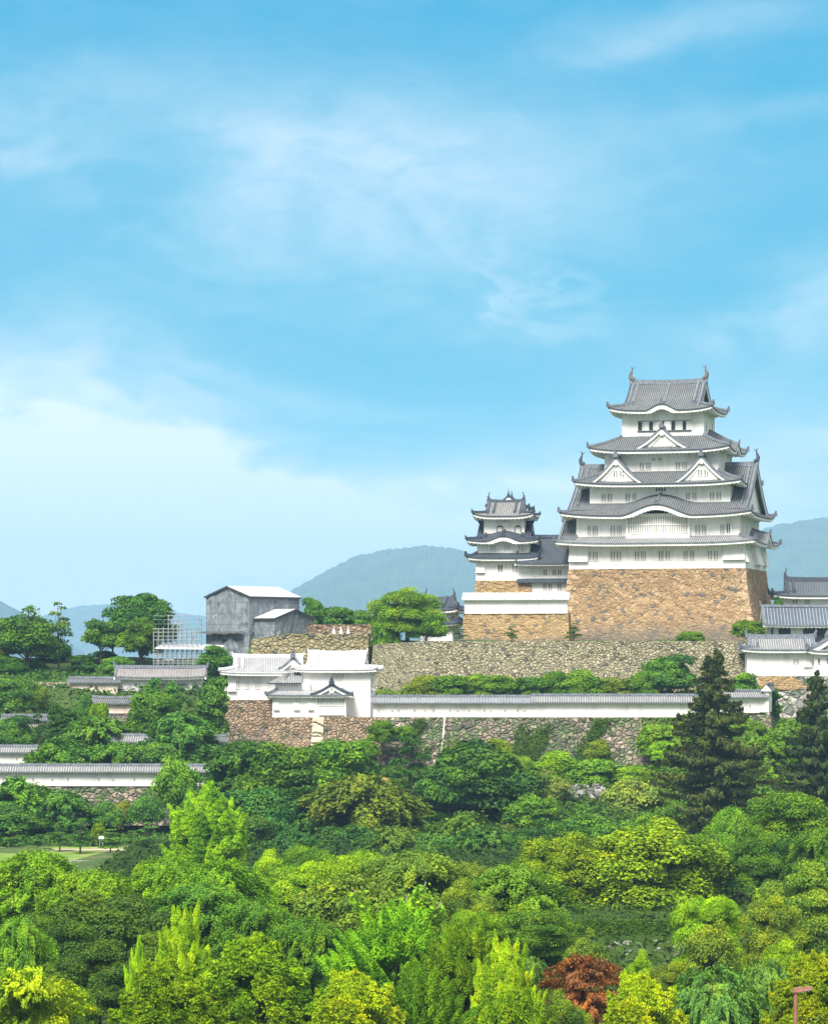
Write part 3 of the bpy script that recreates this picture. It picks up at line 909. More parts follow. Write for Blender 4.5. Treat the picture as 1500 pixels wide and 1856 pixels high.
def gable_roof(par, Wd, Dp, ze, zr, wall, tile=TILE, rid=RIDGE, a=.75, name='roof', ridge_h=.5, gable_mat=PLASTER, back_only=False):
    "plain gabled roof, ridge along x"
    mt, mw, mr, mg = MB(), MB(), MB(), MB()
    sl = math.hypot(Dp, zr - ze)
    for side in 'fb':
        sf = SF[side]
        mt.grid(lambda t, q: (*sf((-1 + 2 * t) * Wd, Dp * (1 - q), prof(ze, zr, q, a) + .15 * abs(-1 + 2 * t) ** 6), (-1 + 2 * t) * Wd, q * sl), max(10, int(Wd * 2 / .8)), 8, 0)
        eave(mw, mt, side, Wd, Dp, ze, .15, (), wall[0], wall[1], .2)
        for s_ in (1, -1):
            pts = [sf(s_ * (Wd - .2) * (1 if side == 'f' else -1), Dp * (1 - q), prof(ze, zr, q, a) + .15) for q in (1, .8, .6, .4, .2, .02)]
            mr.sweep(pts, .3, .24)
    for s_ in (1, -1):
        pts = [(s_ * wall[0], -Dp * (1 - q), prof(ze, zr, q, a) - .1) for q in (.15, .4, .7, 1)] + [(s_ * wall[0], Dp * (1 - q), prof(ze, zr, q, a) - .1) for q in (.7, .4, .15)]
        mg.poly(pts)
        for k in range(6):
            q0, q1 = k / 6, (k + 1) / 6
            for sg in (1, -1):
                y0, y1 = sg * Dp * (1 - q0), sg * Dp * (1 - q1)
                z0, z1 = prof(ze, zr, q0, a) + .1, prof(ze, zr, q1, a) + .1
                x0, x1 = s_ * (Wd - .02), s_ * (Wd - .2)
                mg.hexa([(x0, y0, z0 - .5), (x0, y1, z1 - .5), (x1, y1, z1 - .5), (x1, y0, z0 - .5), (x0, y0, z0 - .1), (x0, y1, z1 - .1), (x1, y1, z1 - .1), (x1, y0, z0 - .1)])
    mr.sweep([(-Wd - .05, 0, zr), (0, 0, zr - .08), (Wd + .05, 0, zr)], .5, ridge_h)
    oni(mr, (-Wd - .05, 0, zr + .1), (-1, 0, 0), .9); oni(mr, (Wd + .05, 0, zr + .1), (1, 0, 0), .9)
    ro = mt.build(name, [tile, rid], par)
    mw.build('eave', PLASTER, ro); mr.build('ridge', rid, ro); mg.build('gable', gable_mat, ro)
    return ro

# ------------------------------------------------------------------ main keep
kb = Bld('main_keep', 1211, 510, 26.0, -15.5, "great white castle keep with five tiers of grey roofs on a tall tan stone base", "castle keep")
K = kb.root
fz, fx = kb.fz, kb.fx
z_st = fz(1030.5, 10.1)
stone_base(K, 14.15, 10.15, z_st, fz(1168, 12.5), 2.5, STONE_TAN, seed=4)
walls(K, 14.1, 10.1, z_st - .02, fz(983, 10.1) + .45)
rng = random.Random(8); zf_ = fz(1168, 12.5); KC = m_stone("tan corner stone", [(.42, .29, .17), (.53, .38, .23), (.46, .32, .19)], .5, (.28, .18, .09), .02, .04)               # long squared stones laid alternately at the corners
for (cx, cy) in ((1, -1), (-1, -1), (1, 1)):
    mb = MB()
    for k in range(14):
        v0, v1 = k / 14, (k + .94) / 14
        o0, o1 = 2.5 * v0 ** 1.55 + .07, 2.5 * v1 ** 1.55 + .07
        lx, ly = (2.0, .9) if k % 2 else (.9, 2.0)
        lx *= rng.uniform(.8, 1.15); ly *= rng.uniform(.8, 1.15)
        c = []
        for (o_, v_) in ((o1, v1), (o0, v0)):
            X0, Y0, Zv = 14.15 + o_, 10.15 + o_, lerp(z_st - .02, zf_, v_)
            c += [(cx * (X0 - lx), cy * Y0, Zv), (cx * X0, cy * Y0, Zv), (cx * X0, cy * (Y0 - ly), Zv), (cx * (X0 - lx), cy * (Y0 - ly), Zv)]
        mb.hexa(c)
    mb.build('corner_stones', KC, K)
hip_roof(K, 16.1, 12.1, fz(983.5, 12.1), 13.1, 9.3, fz(971.5, 9.3), .45, (14.1, 10.1), bumps=[('r', 2.0, 3.2, 1.7, .2)], tile=TILE_M)
walls(K, 13.1, 9.3, fz(977, 9.3), fz(936, 9.3) + .35)
irimoya(K, 15.4, 11.6, fz(933.5, 11.6), fz(846, 0), 13.5, 14.5, .17, .65, (13.1, 9.3), bumps=[('f', .2, 5.9, 1.75, 0.0)], orn=1.12, ornmat=RIDGE_D, a=.60)
walls(K, 11.3, 7.6, fz(918, 7.6), fz(877, 7.6) + .35)
r3 = hip_roof(K, 13.5, 9.8, fz(876, 9.8), 9.2, 6.2, fz(854, 6.2), .55, (11.3, 7.6))
for c in (-6.85, 6.85):
    dormer(r3, c + .15, -9.45, -5.2, 4.35, fz(872.5, 9.5), fz(827.5, 9.5))
walls(K, 9.2, 6.2, fz(861, 6.2), fz(817, 6.2) + .35)
r4 = hip_roof(K, 11.4, 8.4, fz(815.5, 8.4), 6.6, 5.0, fz(790, 5), .65, (9.2, 6.2), bumps=[('r', 0, 2.8, 1.2, .1)])
dormer(r4, .35, -7.9, -4.6, 4.45, fz(811, 7.9), fz(775, 7.9))
walls(K, 6.6, 5.0, fz(796, 5), fz(744, 5) + .35)
irimoya(K, 8.45, 7.1, fz(743, 7.1), fz(694, 0), 5.3, 6.25, .38, .65, (6.6, 5.0), bumps=[('f', .2, 2.75, 1.05, 1.0)], orn=1.15)
def zc(X0): return 980 + X0 / 3.261
def zy(Y0): return 650 + Y0 / 3.261
def wrow(pairs, y0, y1, d, w_=None, bars=2, shade=None):
    for (a, b_) in pairs:
        x0, x1 = fx(zc(a), d), fx(zc(b_), d)
        window(K, (x0 + x1) / 2, (fz(zy(y0), d) + fz(zy(y1), d)) / 2, max(.5, (x1 - x0) * .94), fz(zy(y0), d) - fz(zy(y1), d), d, bars, shade=shade)
wrow([(274, 296), (305, 335), (410, 437), (447, 473), (553, 580), (590, 618), (695, 723), (735, 760), (840, 865), (880, 905), (985, 1010), (1020, 1043)], 1138, 1190, 10.1)
wrow([(275, 294), (305, 335), (410, 438), (448, 475), (910, 940), (950, 975), (1058, 1083)], 984, 1038, 9.3)
wrow([(1096, 1115)], 980, 1034, 9.3, bars=1, shade=GLASSD)
wrow([(357, 382), (393, 420), (498, 525), (540, 560), (855, 878), (893, 917), (997, 1022), (1035, 1062)], 795, 840, 7.6)
wrow([(583, 608), (620, 647), (795, 822), (833, 860)], 613, 655, 6.2)
wrow([(655, 675), (693, 713)], 588, 602, 6.2, bars=1, shade=WOODB)
wrow([(676, 704), (709, 737)], 766, 783, 7.6, bars=1, shade=GLASSD)
wrow([(572, 597), (638, 662), (703, 728), (768, 793), (835, 858)], 371, 424, 5.0, bars=0, shade=GLASSD)
for a in (603, 668, 733, 798, 864):                                 # white sliding shutters beside the openings
    mb = MB(); x0 = fx(zc(a), 5.0); mb.box(x0, x0 + .85, -5.09, -4.98, fz(zy(424), 5), fz(zy(371), 5)); mb.build('shutter', PLASTER, K)
mb = MB(); mb.box(fx(zc(568), 5), fx(zc(888), 5), -5.2, -4.98, fz(zy(430), 5), fz(zy(425), 5)); mb.build('sill_rail', RIDGE_D, K)
mb = MB(); mb.box(fx(zc(568), 5), fx(zc(888), 5), -5.16, -4.98, fz(zy(370), 5), fz(zy(366), 5)); mb.build('head_rail', LATT, K)
# windows in the twin gables
for g in ((427, 452), (463, 492), (925, 950), (963, 988)):
    x0, x1 = fx(zc(g[0]), 9.0), fx(zc(g[1]), 9.0)
    window(K, (x0 + x1) / 2, fz(zy(679), 9), .62, .95, 8.96, 1)
# big barred bay on the second storey
x0, x1 = fx(zc(500), 9.9), fx(zc(877), 9.9)
mb = MB(); mb.box(x0, x1, -9.9, -9.2, fz(zy(1068), 9.9), fz(zy(915), 9.9)); mb.build('bay', PLASTER, K)
window(K, (x0 + x1) / 2, (fz(zy(935), 9.9) + fz(zy(1032), 9.9)) / 2, (x1 - x0) - .7, fz(zy(935), 9.9) - fz(zy(1032), 9.9), 9.9, 25, shade=m_plain("pale lattice shade", (.42, .40, .36), .8, .15))
mb = MB(); mb.box(x0 + .35, x1 - .35, -10.02, -9.9, fz(zy(985), 9.9), fz(zy(978), 9.9)); mb.build('rail', PLASTER, K)
drop_box(K, -14.1, -11.0, 10.1, fz(zy(1197), 10.1), fz(zy(1135), 10.1))
drop_box(K, 10.6, 14.1, 10.1, fz(zy(1192), 10.1), fz(zy(1135), 10.1))
drop_box(K, -10.1, -7.4, 14.1, fz(zy(1205), 10.1), fz(zy(1120), 10.1), .6, 'r')
drop_box(K, -1.5, 4.0, 14.1, fz(zy(1215), 10.1), fz(zy(1120), 10.1), .8, 'r')
drop_box(K, 7.2, 10.1, 14.1, fz(zy(1215), 10.1), fz(zy(1120), 10.1), .6, 'r')
for yy in (-6.2, -2.8, 5.6): window(K, yy, fz(zy(1165), 10), .7, 1.4, 14.1, 2, face='r')
for yy in (-6.5, -3.0, 2.0, 5.5): window(K, yy, fz(zy(1010), 9), .7, 1.4, 13.1, 2, face='r')
for yy in (-3, 2.4): window(K, yy, fz(zy(400), 5), .8, 1.5, 6.6, 0, face='r')
# steep gabled roof piece at the keep's west shoulder
mb = MB()
zr_, ze_ = fz(943, 7), fz(981, 11.8)
for sg in (1, -1):
    mb.grid(lambda t, q: (lerp(-15.9, -12.9, t), -6.6 - sg * 5.0 * (1 - q), prof(ze_, zr_, q, .6), lerp(-15.9, -12.9, t), q * 6), 6, 6, 0)
mb.poly([(-15.2, -6.6 - 4.6, ze_), (-15.2, -6.6, zr_ - .2), (-15.2, -6.6 + 4.6, ze_)], 1)
mb.sweep([(-15.95, -6.6, zr_ - .05), (-12.9, -6.6, zr_ - .05)], .5, .4, 2)
mb.sweep([(-15.5, -6.7, zr_), (-15.5, -8.5, prof(ze_, zr_, .62, .6)), (-15.5, -10.4, prof(ze_, zr_, .24, .6)), (-15.5, -11.2, prof(ze_, zr_, .1, .6))], .34, .3, 2)
oni(mb, (-15.9, -6.6, zr_), (-1, 0, 0), .9, 2)
mb.build('shoulder_roof', [TILE, PLASTER, RIDGE], K)

def bell_window(par, x, z, w_, h, y):
    "bell-shaped window: arched brown frame round a white panel"
    def shape(k): return [(x - w_ / 2 * k * 1.08, z), (x - w_ / 2 * k, z + h * .45), (x - w_ / 2 * k * .92, z + h * .72), (x - w_ / 2 * k * .55, z + h * k * .93), (x, z + h * k), (x + w_ / 2 * k * .55, z + h * k * .93), (x + w_ / 2 * k * .92, z + h * .72), (x + w_ / 2 * k, z + h * .45), (x + w_ / 2 * k * 1.08, z)]
    A, B = shape(1.0), shape(.74)
    mb = MB()
    mb.poly([(px, -y - .02, pz) for px, pz in B])
    o = mb.build('window', PLASTER, par)
    fr = MB()
    for i in range(8):
        c = [(*A[i], 0), (*A[i + 1], 0), (*B[i + 1], 0), (*B[i], 0)]
        fr.hexa([(p[0], -y + .02, p[1]) for p in c] + [(p[0], -y - .12, p[1]) for p in c])
    fr.build('frame', m_plain("brown lacquer frame", (.20, .13, .09), .6), o)

# ------------------------------------------------------------------ small keep
sb = Bld('small_keep', 917, 516, Z(1083, 511) - 3.5, -8, "small white keep with three dark roof tiers and two bell-shaped windows near the top", "castle keep")
S = sb.root; fz, fx = sb.fz, sb.fx
stone_base(S, 4.5, 4.3, fz(1052, 4.3), 0, 1.3, STONE_TAN2, seed=6)
walls(S, 4.45, 4.2, fz(1052, 4.2), fz(1012, 4.2) + .3)
hip_roof(S, 5.9, 5.6, fz(1011, 5.6), 4.3, 4.0, fz(1002, 4), .30, (4.45, 4.2), tile=TILE_D, rid=RIDGE_D, th=.3)
walls(S, 4.3, 4.0, fz(1008, 4), fz(981, 4) + .3)
irimoya(S, 5.9, 5.6, fz(980.5, 5.6), fz(948, 0), 3.7, 4.35, .27, .35, (4.3, 4.0), bumps=[('f', 0.1, 3.0, .85, 0.0)], tile=TILE_D, rid=RIDGE_D, ridge_h=.5, th=.3, os_=.7)
walls(S, 3.3, 3.0, fz(967, 3), fz(936, 3) + .3)
irimoya(S, 5.0, 4.7, fz(935, 4.7), fz(908.5, 0), 2.5, 3.05, .38, .55, (3.3, 3.0), tile=m_tile("brown grey roof tile", (.13, .125, .12), (.36, .35, .34), .42, .28), rid=RIDGE_D, orn=.65, ornmat=RIDGE_D, ridge_h=.5, os_=.7)
def sc_(X0): return 820 + X0 / 5.99
def sy(Y0): return 870 + Y0 / 5.99
for (a, b_) in ((478, 548), (672, 742)):
    bell_window(S, fx(sc_((a + b_) / 2), 3), fz(sy(566), 3), (b_ - a) / 5.99 / 11.2, 76 / 5.99 / 11.2, 3.0)
window(S, fx(sc_(576), 3), fz(sy(442), 3), .55, .5, 3.0, 1, shade=m_plain("beige vent", (.5, .4, .3)))
window(S, fx(sc_(516), 4.2), fz(sy(955), 4.2), .75, .95, 4.2, 1, shade=WOODB)
window(S, fx(sc_(673), 4.2), fz(sy(955), 4.2), .75, .95, 4.2, 2, shade=LATT)
for c in (440, 590, 745): window(S, fx(sc_(c), 4), fz(sy(750), 4), .85, 1.1, 4.0, 3, shade=m_plain("white lattice shade", (.55, .53, .50)))
drop_box(S, -4.45, -3.0, 4.2, fz(sy(1005), 4.2), fz(sy(905), 4.2), .45)
drop_box(S, 3.2, 4.45, 4.2, fz(sy(997), 4.2), fz(sy(920), 4.2), .35)
drop_box(S, -4.2, -2.4, 4.45, fz(sy(1050), 4.2), fz(sy(940), 4.2), .5, 'l')

# rear turret whose roof peak shows over the small keep
tb = Bld('rear_turret', 924, 540, 25.0, -8, "roof peak of the turret standing behind the small keep", "turret")
walls(tb.root, 2.2, 2.4, 0, tb.fz(925, 0))
irimoya(tb.root, 4.0, 3.6, tb.fz(926, 0), tb.fz(899, 3), 2.2, 2.7, .45, .5, (2.4, 2.2), tile=TILE_D, rid=RIDGE_D, axis='y', orn=.55, ornmat=RIDGE_D, ridge_h=.35, os_=.7)

# connecting corridor between the two keeps
cb = Bld('corridor_turret', 1003, 513, 25.2, -10, "two-storey white connecting corridor with dark roof between the small and the great keep", "corridor")
C_ = cb.root; fz, fx = cb.fz, cb.fx
walls(C_, 5.2, 2.4, fz(1076.5, 2.4), fz(1020, 2.4), band=False)
mb = MB(); mb.box(-5.2, 5.2, -2.38, 2.38, 0, fz(1077, 2.4)); mb.build('stone_base', STONE_TAN2, C_)
mb = MB(); mb.box(-5.2, 5.2, -2.5, -2.41, fz(1078, 2.4), fz(1075.5, 2.4)); mb.build('sill_beam', GLASSD, C_)
mt = MB(); mt.grid(lambda t, v: (lerp(-5.6, 5.6, t), lerp(-3.2, -2.3, v), lerp(fz(1054.5, 3), fz(1047.5, 2.3), v), lerp(-5.6, 5.6, t), v), 12, 3, 0)
mt.box(-5.6, 5.6, -3.2, -3.1, fz(1056.5, 3), fz(1054, 3), 1); mt.build('pent_roof', [TILE_D, RIDGE_D], C_)
gable_roof(C_, 5.8, 4.2, fz(1021, 4.2), fz(974, 0), (5.2, 2.4), tile=TILE_D, rid=RIDGE_D)
for X0 in (1002, 1102, 1158): window(C_, fx(sc_(X0), 2.4), fz(sy(1002), 2.4), .52, .92, 2.4, 1)
for X0 in (1000, 1055, 1155): window(C_, fx(sc_(X0), 2.4), fz(sy(1158), 2.4), .52, .92, 2.4, 1)
drop_box(C_, fx(sc_(885), 2.4), fx(sc_(905), 2.4), 2.4, fz(1044, 2.4), fz(1026, 2.4), .2)

# white wall on stone in front of the small keep
roofed_wall('plaster_wall', "bright white plaster wall with white-plastered roof on tan stone below the small keep", (X(842, 497), 497), (X(1028, 494.5), 494.5), Z(1112, 495.5), 2.25, .75, 1.1, .9, TILE_W, RIDGE_W, base=4.8, base_mat=STONE_TAN2, base_out=.7, holes=0)

# ------------------------------------------------------------------ retaining walls of the upper terraces
stone_wall('stone_wall', "long grey-beige dry stone terrace wall running below the great keep", [(X(676, 492), 492), (X(771, 479), 479), (X(1352, 479), 479)], 26.35, 16.6, 1.7, STONE_GREY, 6.5, seed=2, ztops=[25.9, 26.35, 26.35])
stone_wall('stone_wall', "olive-beige stone wall between the sheeted building and the large camphor tree", [(X(456, 503), 503), (X(528, 500.5), 500.5), (X(668, 500), 500)], 27.6, 17.5, 1.3, m_stone("olive wall stone", [(.28, .24, .13), (.40, .34, .19), (.33, .28, .155), (.46, .39, .23)], 1.25, (.08, .065, .04), .08, .05, veg=.42, vegcol=(.06, .08, .02)), 6, seed=9, ztops=[26.75, 27.65, 27.65])
stone_wall('stone_wall', "low brown stone parapet seen above the olive-beige wall, three white cones before it", [(X(556, 513), 513), (X(700, 511), 511)], 29.2, 25.5, .4, m_stone("brown parapet stone", [(.25, .17, .11), (.36, .26, .17), (.30, .21, .14)], 1.2, (.08, .06, .04), .08, .05, veg=.4), 3, seed=10)
for i, (px, lab) in enumerate(((605, "leftmost of three small white cones on the stone wall"), (618, "middle one of three small white cones on the stone wall"), (631, "rightmost of three small white cones on the stone wall"))):
    mb = MB(); Y = 502.5
    mb.tube([(0, 0, 0), (0, 0, .15), (0, 0, .9)], [.34, .30, .05], 9)
    mb.tube([(0, 0, .9), (0, 0, 1.15)], [.06, .10], 6)
    o = mb.build('marker_cone', m_plain("white cone", (.8, .78, .74)), None, (X(px, Y), Y, 27.6))
    tag(o, lab, "cone", "white cones on the wall")

# ------------------------------------------------------------------ turret group, lower left of the keep
ab = Bld('turret', 486, 457, 8.5, 3, "long low white turret with pale hipped roof, behind and left of the two-storey turret", "turret", )
A_ = ab.root; fz, fx = ab.fz, ab.fx
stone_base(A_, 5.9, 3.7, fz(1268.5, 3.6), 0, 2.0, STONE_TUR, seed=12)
walls(A_, 5.85, 3.6, fz(1269, 3.6), fz(1219, 3.6) + .3, PLASTER2)
ra = irimoya(A_, 7.0, 4.9, fz(1218.5, 4.9), fz(1189, 0), 4.4, 5.0, .42, .25, (5.85, 3.6), tile=TILE_P, rid=RIDGE_W, os_=.5, ridge_h=.5)
dormer(ra, fx(531, 4.5), -4.2, .5, 2.1, fz(1213, 4.4), fz(1192, 4.4), TILE_P, RIDGE)
drop_box(A_, -5.85, -4.6, 3.6, fz(1253, 3.6), fz(1233, 3.6), .45)
drop_box(A_, 1.0, 2.4, 3.6, fz(1251, 3.6), fz(1233, 3.6), .4)
drop_box(A_, -3.0, -1.0, 5.85, fz(1253, 3.6), fz(1233, 3.6), .5, 'l')
for px in (431, 447, 466): window(A_, fx(px, 3.6), fz(1241, 3.6), .4, 1.1, 3.6, 1, shade=m_plain("pale window shade", (.55, .54, .52)))

bb = Bld('two_storey_turret', 612, 455.5, 15.4, -4, "tall white two-storey turret with brilliant white plastered roof", "turret")
B_ = bb.root; fz, fx = bb.fz, bb.fx
walls(B_, 5.05, 4.0, 0, fz(1214, 4) + .3)
irimoya(B_, 6.1, 5.1, fz(1212.5, 5.1), fz(1182, 0), 3.7, 4.15, .22, .15, (5.05, 4.0), tile=TILE_W, rid=RIDGE_W, os_=.45, ridge_h=.45)
window(B_, fx(612, 4), fz(1226, 4), 1.6, .75, 4.0, 5, shade=m_plain("pale slat shade", (.5, .47, .42)))
for zz in (1228, 1238, 1247): drop_box(B_, -3.2, -1.4, 5.05, fz(zz + 4, 3), fz(zz - 3, 3), .6, 'r')
window(B_, -2.3, fz(1234, 3), .8, .9, 5.05, 2, face='r')

ub = Bld('front_turret', 561, 450.8, 15.4, 0, "white projecting front wing with barred window under a curved gable", "turret")
U_ = ub.root; fz, fx = ub.fz, ub.fx
walls(U_, 5.2, 1.9, 0, fz(1260, 1.9) + .2)
hip_roof(U_, 6.1, 2.8, fz(1259.5, 2.8), 4.6, 1.2, fz(1250, 1), .10, (5.2, 1.9), tile=TILE_P, rid=RIDGE, th=.2, sides='frl', onis=.6)
ru = dormer(U_, fx(601, 2.7), -2.75, 1.5, 3.05, fz(1260, 2.7), fz(1240.5, 2.7), TILE_M, RIDGE_D, .4)
mb = MB(); mb.box(fx(499, 1.2), fx(562, 1.2), -1.2, 1.9, fz(1260, 1.2), fz(1238, 1.2)); mb.build('upper_wall', PLASTER, U_)
mt = MB(); xa, xb = fx(485, 2), fx(546, 2)
mt.grid(lambda t, v: (lerp(xa, xb, t) + v * (2.6 if t < .5 else 0) * (1 - t), lerp(-2.0, 1.6, v), lerp(fz(1238, 2), fz(1219, -1.6), v), lerp(xa, xb, t), v * 4), 12, 4, 0)
mt.box(xa, xb, -2.02, -1.9, fz(1240, 2), fz(1237.5, 2), 1)
mt.build('pent_roof', [TILE_M, RIDGE_D], U_)
window(U_, (fx(575, 1.9) + fx(624, 1.9)) / 2, (fz(1264.5, 1.9) + fz(1279, 1.9)) / 2, 3.7, 1.05, 1.9, 11, shade=m_plain("grey lattice shade", (.42, .41, .39)))
drop_box(U_, fx(577, 1.9), fx(624, 1.9), 1.9, fz(1296, 1.9), fz(1288, 1.9), .4)
for px in (500, 537, 563): drop_box(U_, fx(px - 5, 1.9), fx(px + 6, 1.9), 1.9, fz(1287, 1.9), fz(1272, 1.9), .35)

low = stone_wall('stone_wall', "brown stone wall directly under the white front wing and two-storey turret", [(X(488, 448), 448), (X(694, 447.84), 447.84)], 15.42, 5.6, 2.6, STONE_TUR, 10, seed=22)
lowe = stone_wall('stone_wall', "rough pink and grey stone wall with creepers under the long white wall", [(X(691, 447.95), 447.95), (X(1158, 447.5), 447.5)], 15.42, 5.6, 2.6, STONE_LOW, 10, seed=21)
mb = MB(); x0, x1 = X(566, 447.4) - X(488, 448), X(587, 447.4) - X(488, 448)
mb.grid(lambda t, v: (lerp(x0, x1, t) - .5 * v, -.22 - 2.6 * v ** 1.5 - .1 * math.sin(v * 40), 9.83 * (1 - v)), 3, 14)
for e in (0, 1): mb.grid(lambda t, v: ((x0, x1)[e] - .5 * v, lerp(.5, -.22 - 2.6 * v ** 1.5, t), 9.83 * (1 - v)), 1, 10)
mb.build('corner_stones', m_stone("pale corner stone", [(.62, .52, .37), (.68, .58, .43), (.57, .47, .33)], .6, (.36, .28, .18), .03, 0), low)
mb = MB(); rng = random.Random(5)                                   # big squared stones of the wall's east corner
xe = X(1158, 447.5) - X(691, 447.95)
for k in range(11):
    v0, v1 = k / 11, (k + .9) / 11
    wv = 1.5 if k % 2 else .8
    o0, o1 = 2.6 * v0 ** 1.5, 2.6 * v1 ** 1.5
    mb.hexa([(xe - wv, -o1 - .30, 9.8 * (1 - v1)), (xe + .25 + o1, -o1 - .30, 9.8 * (1 - v1)), (xe + .25 + o1, 1, 9.8 * (1 - v1)), (xe - wv, 1, 9.8 * (1 - v1)),
             (xe - wv, -o0 - .30, 9.8 * (1 - v0)), (xe + .25 + o0, -o0 - .30, 9.8 * (1 - v0)), (xe + .25 + o0, 1, 9.8 * (1 - v0)), (xe - wv, 1, 9.8 * (1 - v0))])
mb.build('corner_stones', m_stone("pink corner stone", [(.40, .30, .23), (.52, .42, .33), (.22, .19, .16), (.56, .38, .25)], .45, (.08, .07, .05), .03, .1, veg=.4), lowe)

# white pipe down the lower stone wall
mb = MB(); mb.tube([(0, 0, 0), (.25, .55, 2.2), (.5, 1.5, 4.9)], .11, 6); mb.tube([(.5, 1.5, 4.9), (.5, 1.7, 5.2)], .16, 6)
tag(mb.build('drain_pipe', m_plain("pale pipe", (.62, .58, .50)), None, (X(799, 445.2), 445.05, Z(1368, 445))), "thin pale drain pipe running down the creeper-covered stone wall", "pipe")

# ------------------------------------------------------------------ long white wall
roofed_wall('plaster_wall', "western half of the long white wall, smooth grey roof, beside the two-storey turret", (X(676, 450.3), 450.3), (X(966, 449.7), 449.7), 15.42, 2.05, .85, 1.05, .6, m_tile("smooth grey roof tile", (.16, .17, .18), (.36, .37, .39), .42, .2), RIDGE, PLASTER2, holes=14)
roofed_wall('plaster_wall', "eastern half of the long white wall, ribbed grey roof, running to the tall conifer", (X(966, 449.7), 449.7), (X(1262, 449.2), 449.2), 15.42, 2.12, .95, 1.05, .6, TILE_M, RIDGE, PLASTER, holes=0)
roofed_wall('plaster_wall', "short white wall with grey roof just right of the tall conifer", (X(1276, 452), 452), (X(1384, 454), 454), Z(1292, 453), 2.25, .85, 1.0, .6, TILE_M, RIDGE, PLASTER, holes=3, base=3.5, base_mat=STONE_LOW, base_out=.8)
roofed_wall('plaster_wall', "white return wall climbing back from the short wall beside the conifer", (X(1388, 453.5), 453.5), (X(1399, 464), 464), Z(1291, 453), 3.1, .8, .8, .6, TILE, RIDGE, PLASTER, base=2.5, base_mat=STONE_LOW, base_out=.5)

# ------------------------------------------------------------------ right hand buildings
db = Bld('white_turret', 1414, 475, 21.1, -3, "long white turret with pale ribbed roof above the pale stone wall at right", "turret")
D_ = db.root; fz, fx = db.fz, db.fx
walls(D_, 5.2, 3.0, 0, fz(1178, 3) + .2)
irimoya(D_, 6.3, 4.2, fz(1177, 4.2), fz(1156, 0), 4.4, 5.0, .30, .30, (5.2, 3.0), tile=TILE_M, rid=RIDGE)
window(D_, fx(1441.5, 3), fz(1199, 3), .75, .75, 3.0, 2)
drop_box(D_, fx(1455, 3), fx(1470, 3), 3.0, fz(1209, 3), fz(1198, 3), .35)
eb = Bld('gabled_turret', 1502, 474, 21.1, -3, "white turret at the photo's right edge with its roof gable facing forward", "turret")
walls(eb.root, 2.5, 3.4, 0, eb.fz(1180, 3.4) + .2)
irimoya(eb.root, 4.4, 3.6, eb.fz(1180, 4), eb.fz(1156, 3), 3.4, 4.0, .25, .3, (3.4, 2.5), tile=TILE_M, rid=RIDGE, axis='y')
for px in (1483, 1499): window(eb.root, eb.fx(px, 3.4), eb.fz(1198, 3.4), .35, .8, 3.4, 0, shade=LATT)
stone_wall('stone_wall', "pale grey rubble stone wall under the white turret at right", [(X(1354, 471.5), 471.5), (X(1580, 470), 470)], 21.12, 11.5, 2.0, STONE_PALE, 5, seed=31)
mb = MB(); mb.grid(lambda t, v: (lerp(0, X(1560, 470) - X(1372, 471), t), -.25 * v, 2.0 * (1 - v)), 16, 3)
tag(mb.build('stone_wall', STONE_TAN2, None, (X(1372, 471), 470.9, 19.1)), "band of orange-tan stone courses directly under the white turret at right", "stone wall")

gb = Bld('gatehouse', 1492, 491, 25.9, -2, "long white gatehouse with dark openings and a plain grey tiled roof, at right", "gatehouse")
G_ = gb.root; fz, fx = gb.fz, gb.fx
walls(G_, 9.0, 2.6, -.2, fz(1134, 2.6) + .2, PLASTER2)
gable_roof(G_, 9.7, 4.0, fz(1133, 4), fz(1100, 0), (9.0, 2.6), tile=m_tile("blue grey roof tile", (.060, .072, .09), (.27, .30, .33), .5, .30), rid=RIDGE, a=.85, ridge_h=.4)
for (a, b_) in ((1409.5, 1432), (1454, 1502)):
    x0, x1 = fx(a, 2.6), fx(b_, 2.6)
    mb = MB(); mb.box(x0, x1, -2.64, -2.5, .3, fz(1137, 2.6)); wn = mb.build('window', GLASSD, G_)
    fr = MB(); fr.box(x0 - .15, x0, -2.72, -2.55, .2, fz(1136, 2.6)); fr.box(x1, x1 + .15, -2.72, -2.55, .2, fz(1136, 2.6)); fr.build('frame', PLASTER, wn)
    br = MB()
    for k in range(int((x1 - x0) / .3)): br.box(x0 + .3 * k + .1, x0 + .3 * k + .19, -2.68, -2.63, .3, fz(1137, 2.6))
    br.build('bars', RIDGE_D, wn)
mb = MB(); mb.box(fx(1397, 2.6), fx(1400, 2.6), -2.75, -2.58, 0, fz(1136, 2.6)); mb.build('post', RIDGE_D, G_)

hb = Bld('corner_turret', 1482, 507, 25.9, -3, "dark-roofed white turret standing highest behind the gatehouse at right", "turret")
walls(hb.root, 6.2, 3.0, 0, hb.fz(1081, 3) + .2)
irimoya(hb.root, 7.5, 4.3, hb.fz(1079.5, 4.3), hb.fz(1052, 0), 4.8, 5.4, .35, .35, (6.2, 3.0), tile=m_tile("charcoal roof tile", (.065, .075, .088), (.15, .165, .18), .42, .25), rid=RIDGE_D, orn=.75, ornmat=RIDGE_D)
for px in (1440, 1462): window(hb.root, hb.fx(px, 3), hb.fz(1091, 3), .7, .7, 3.0, 2)

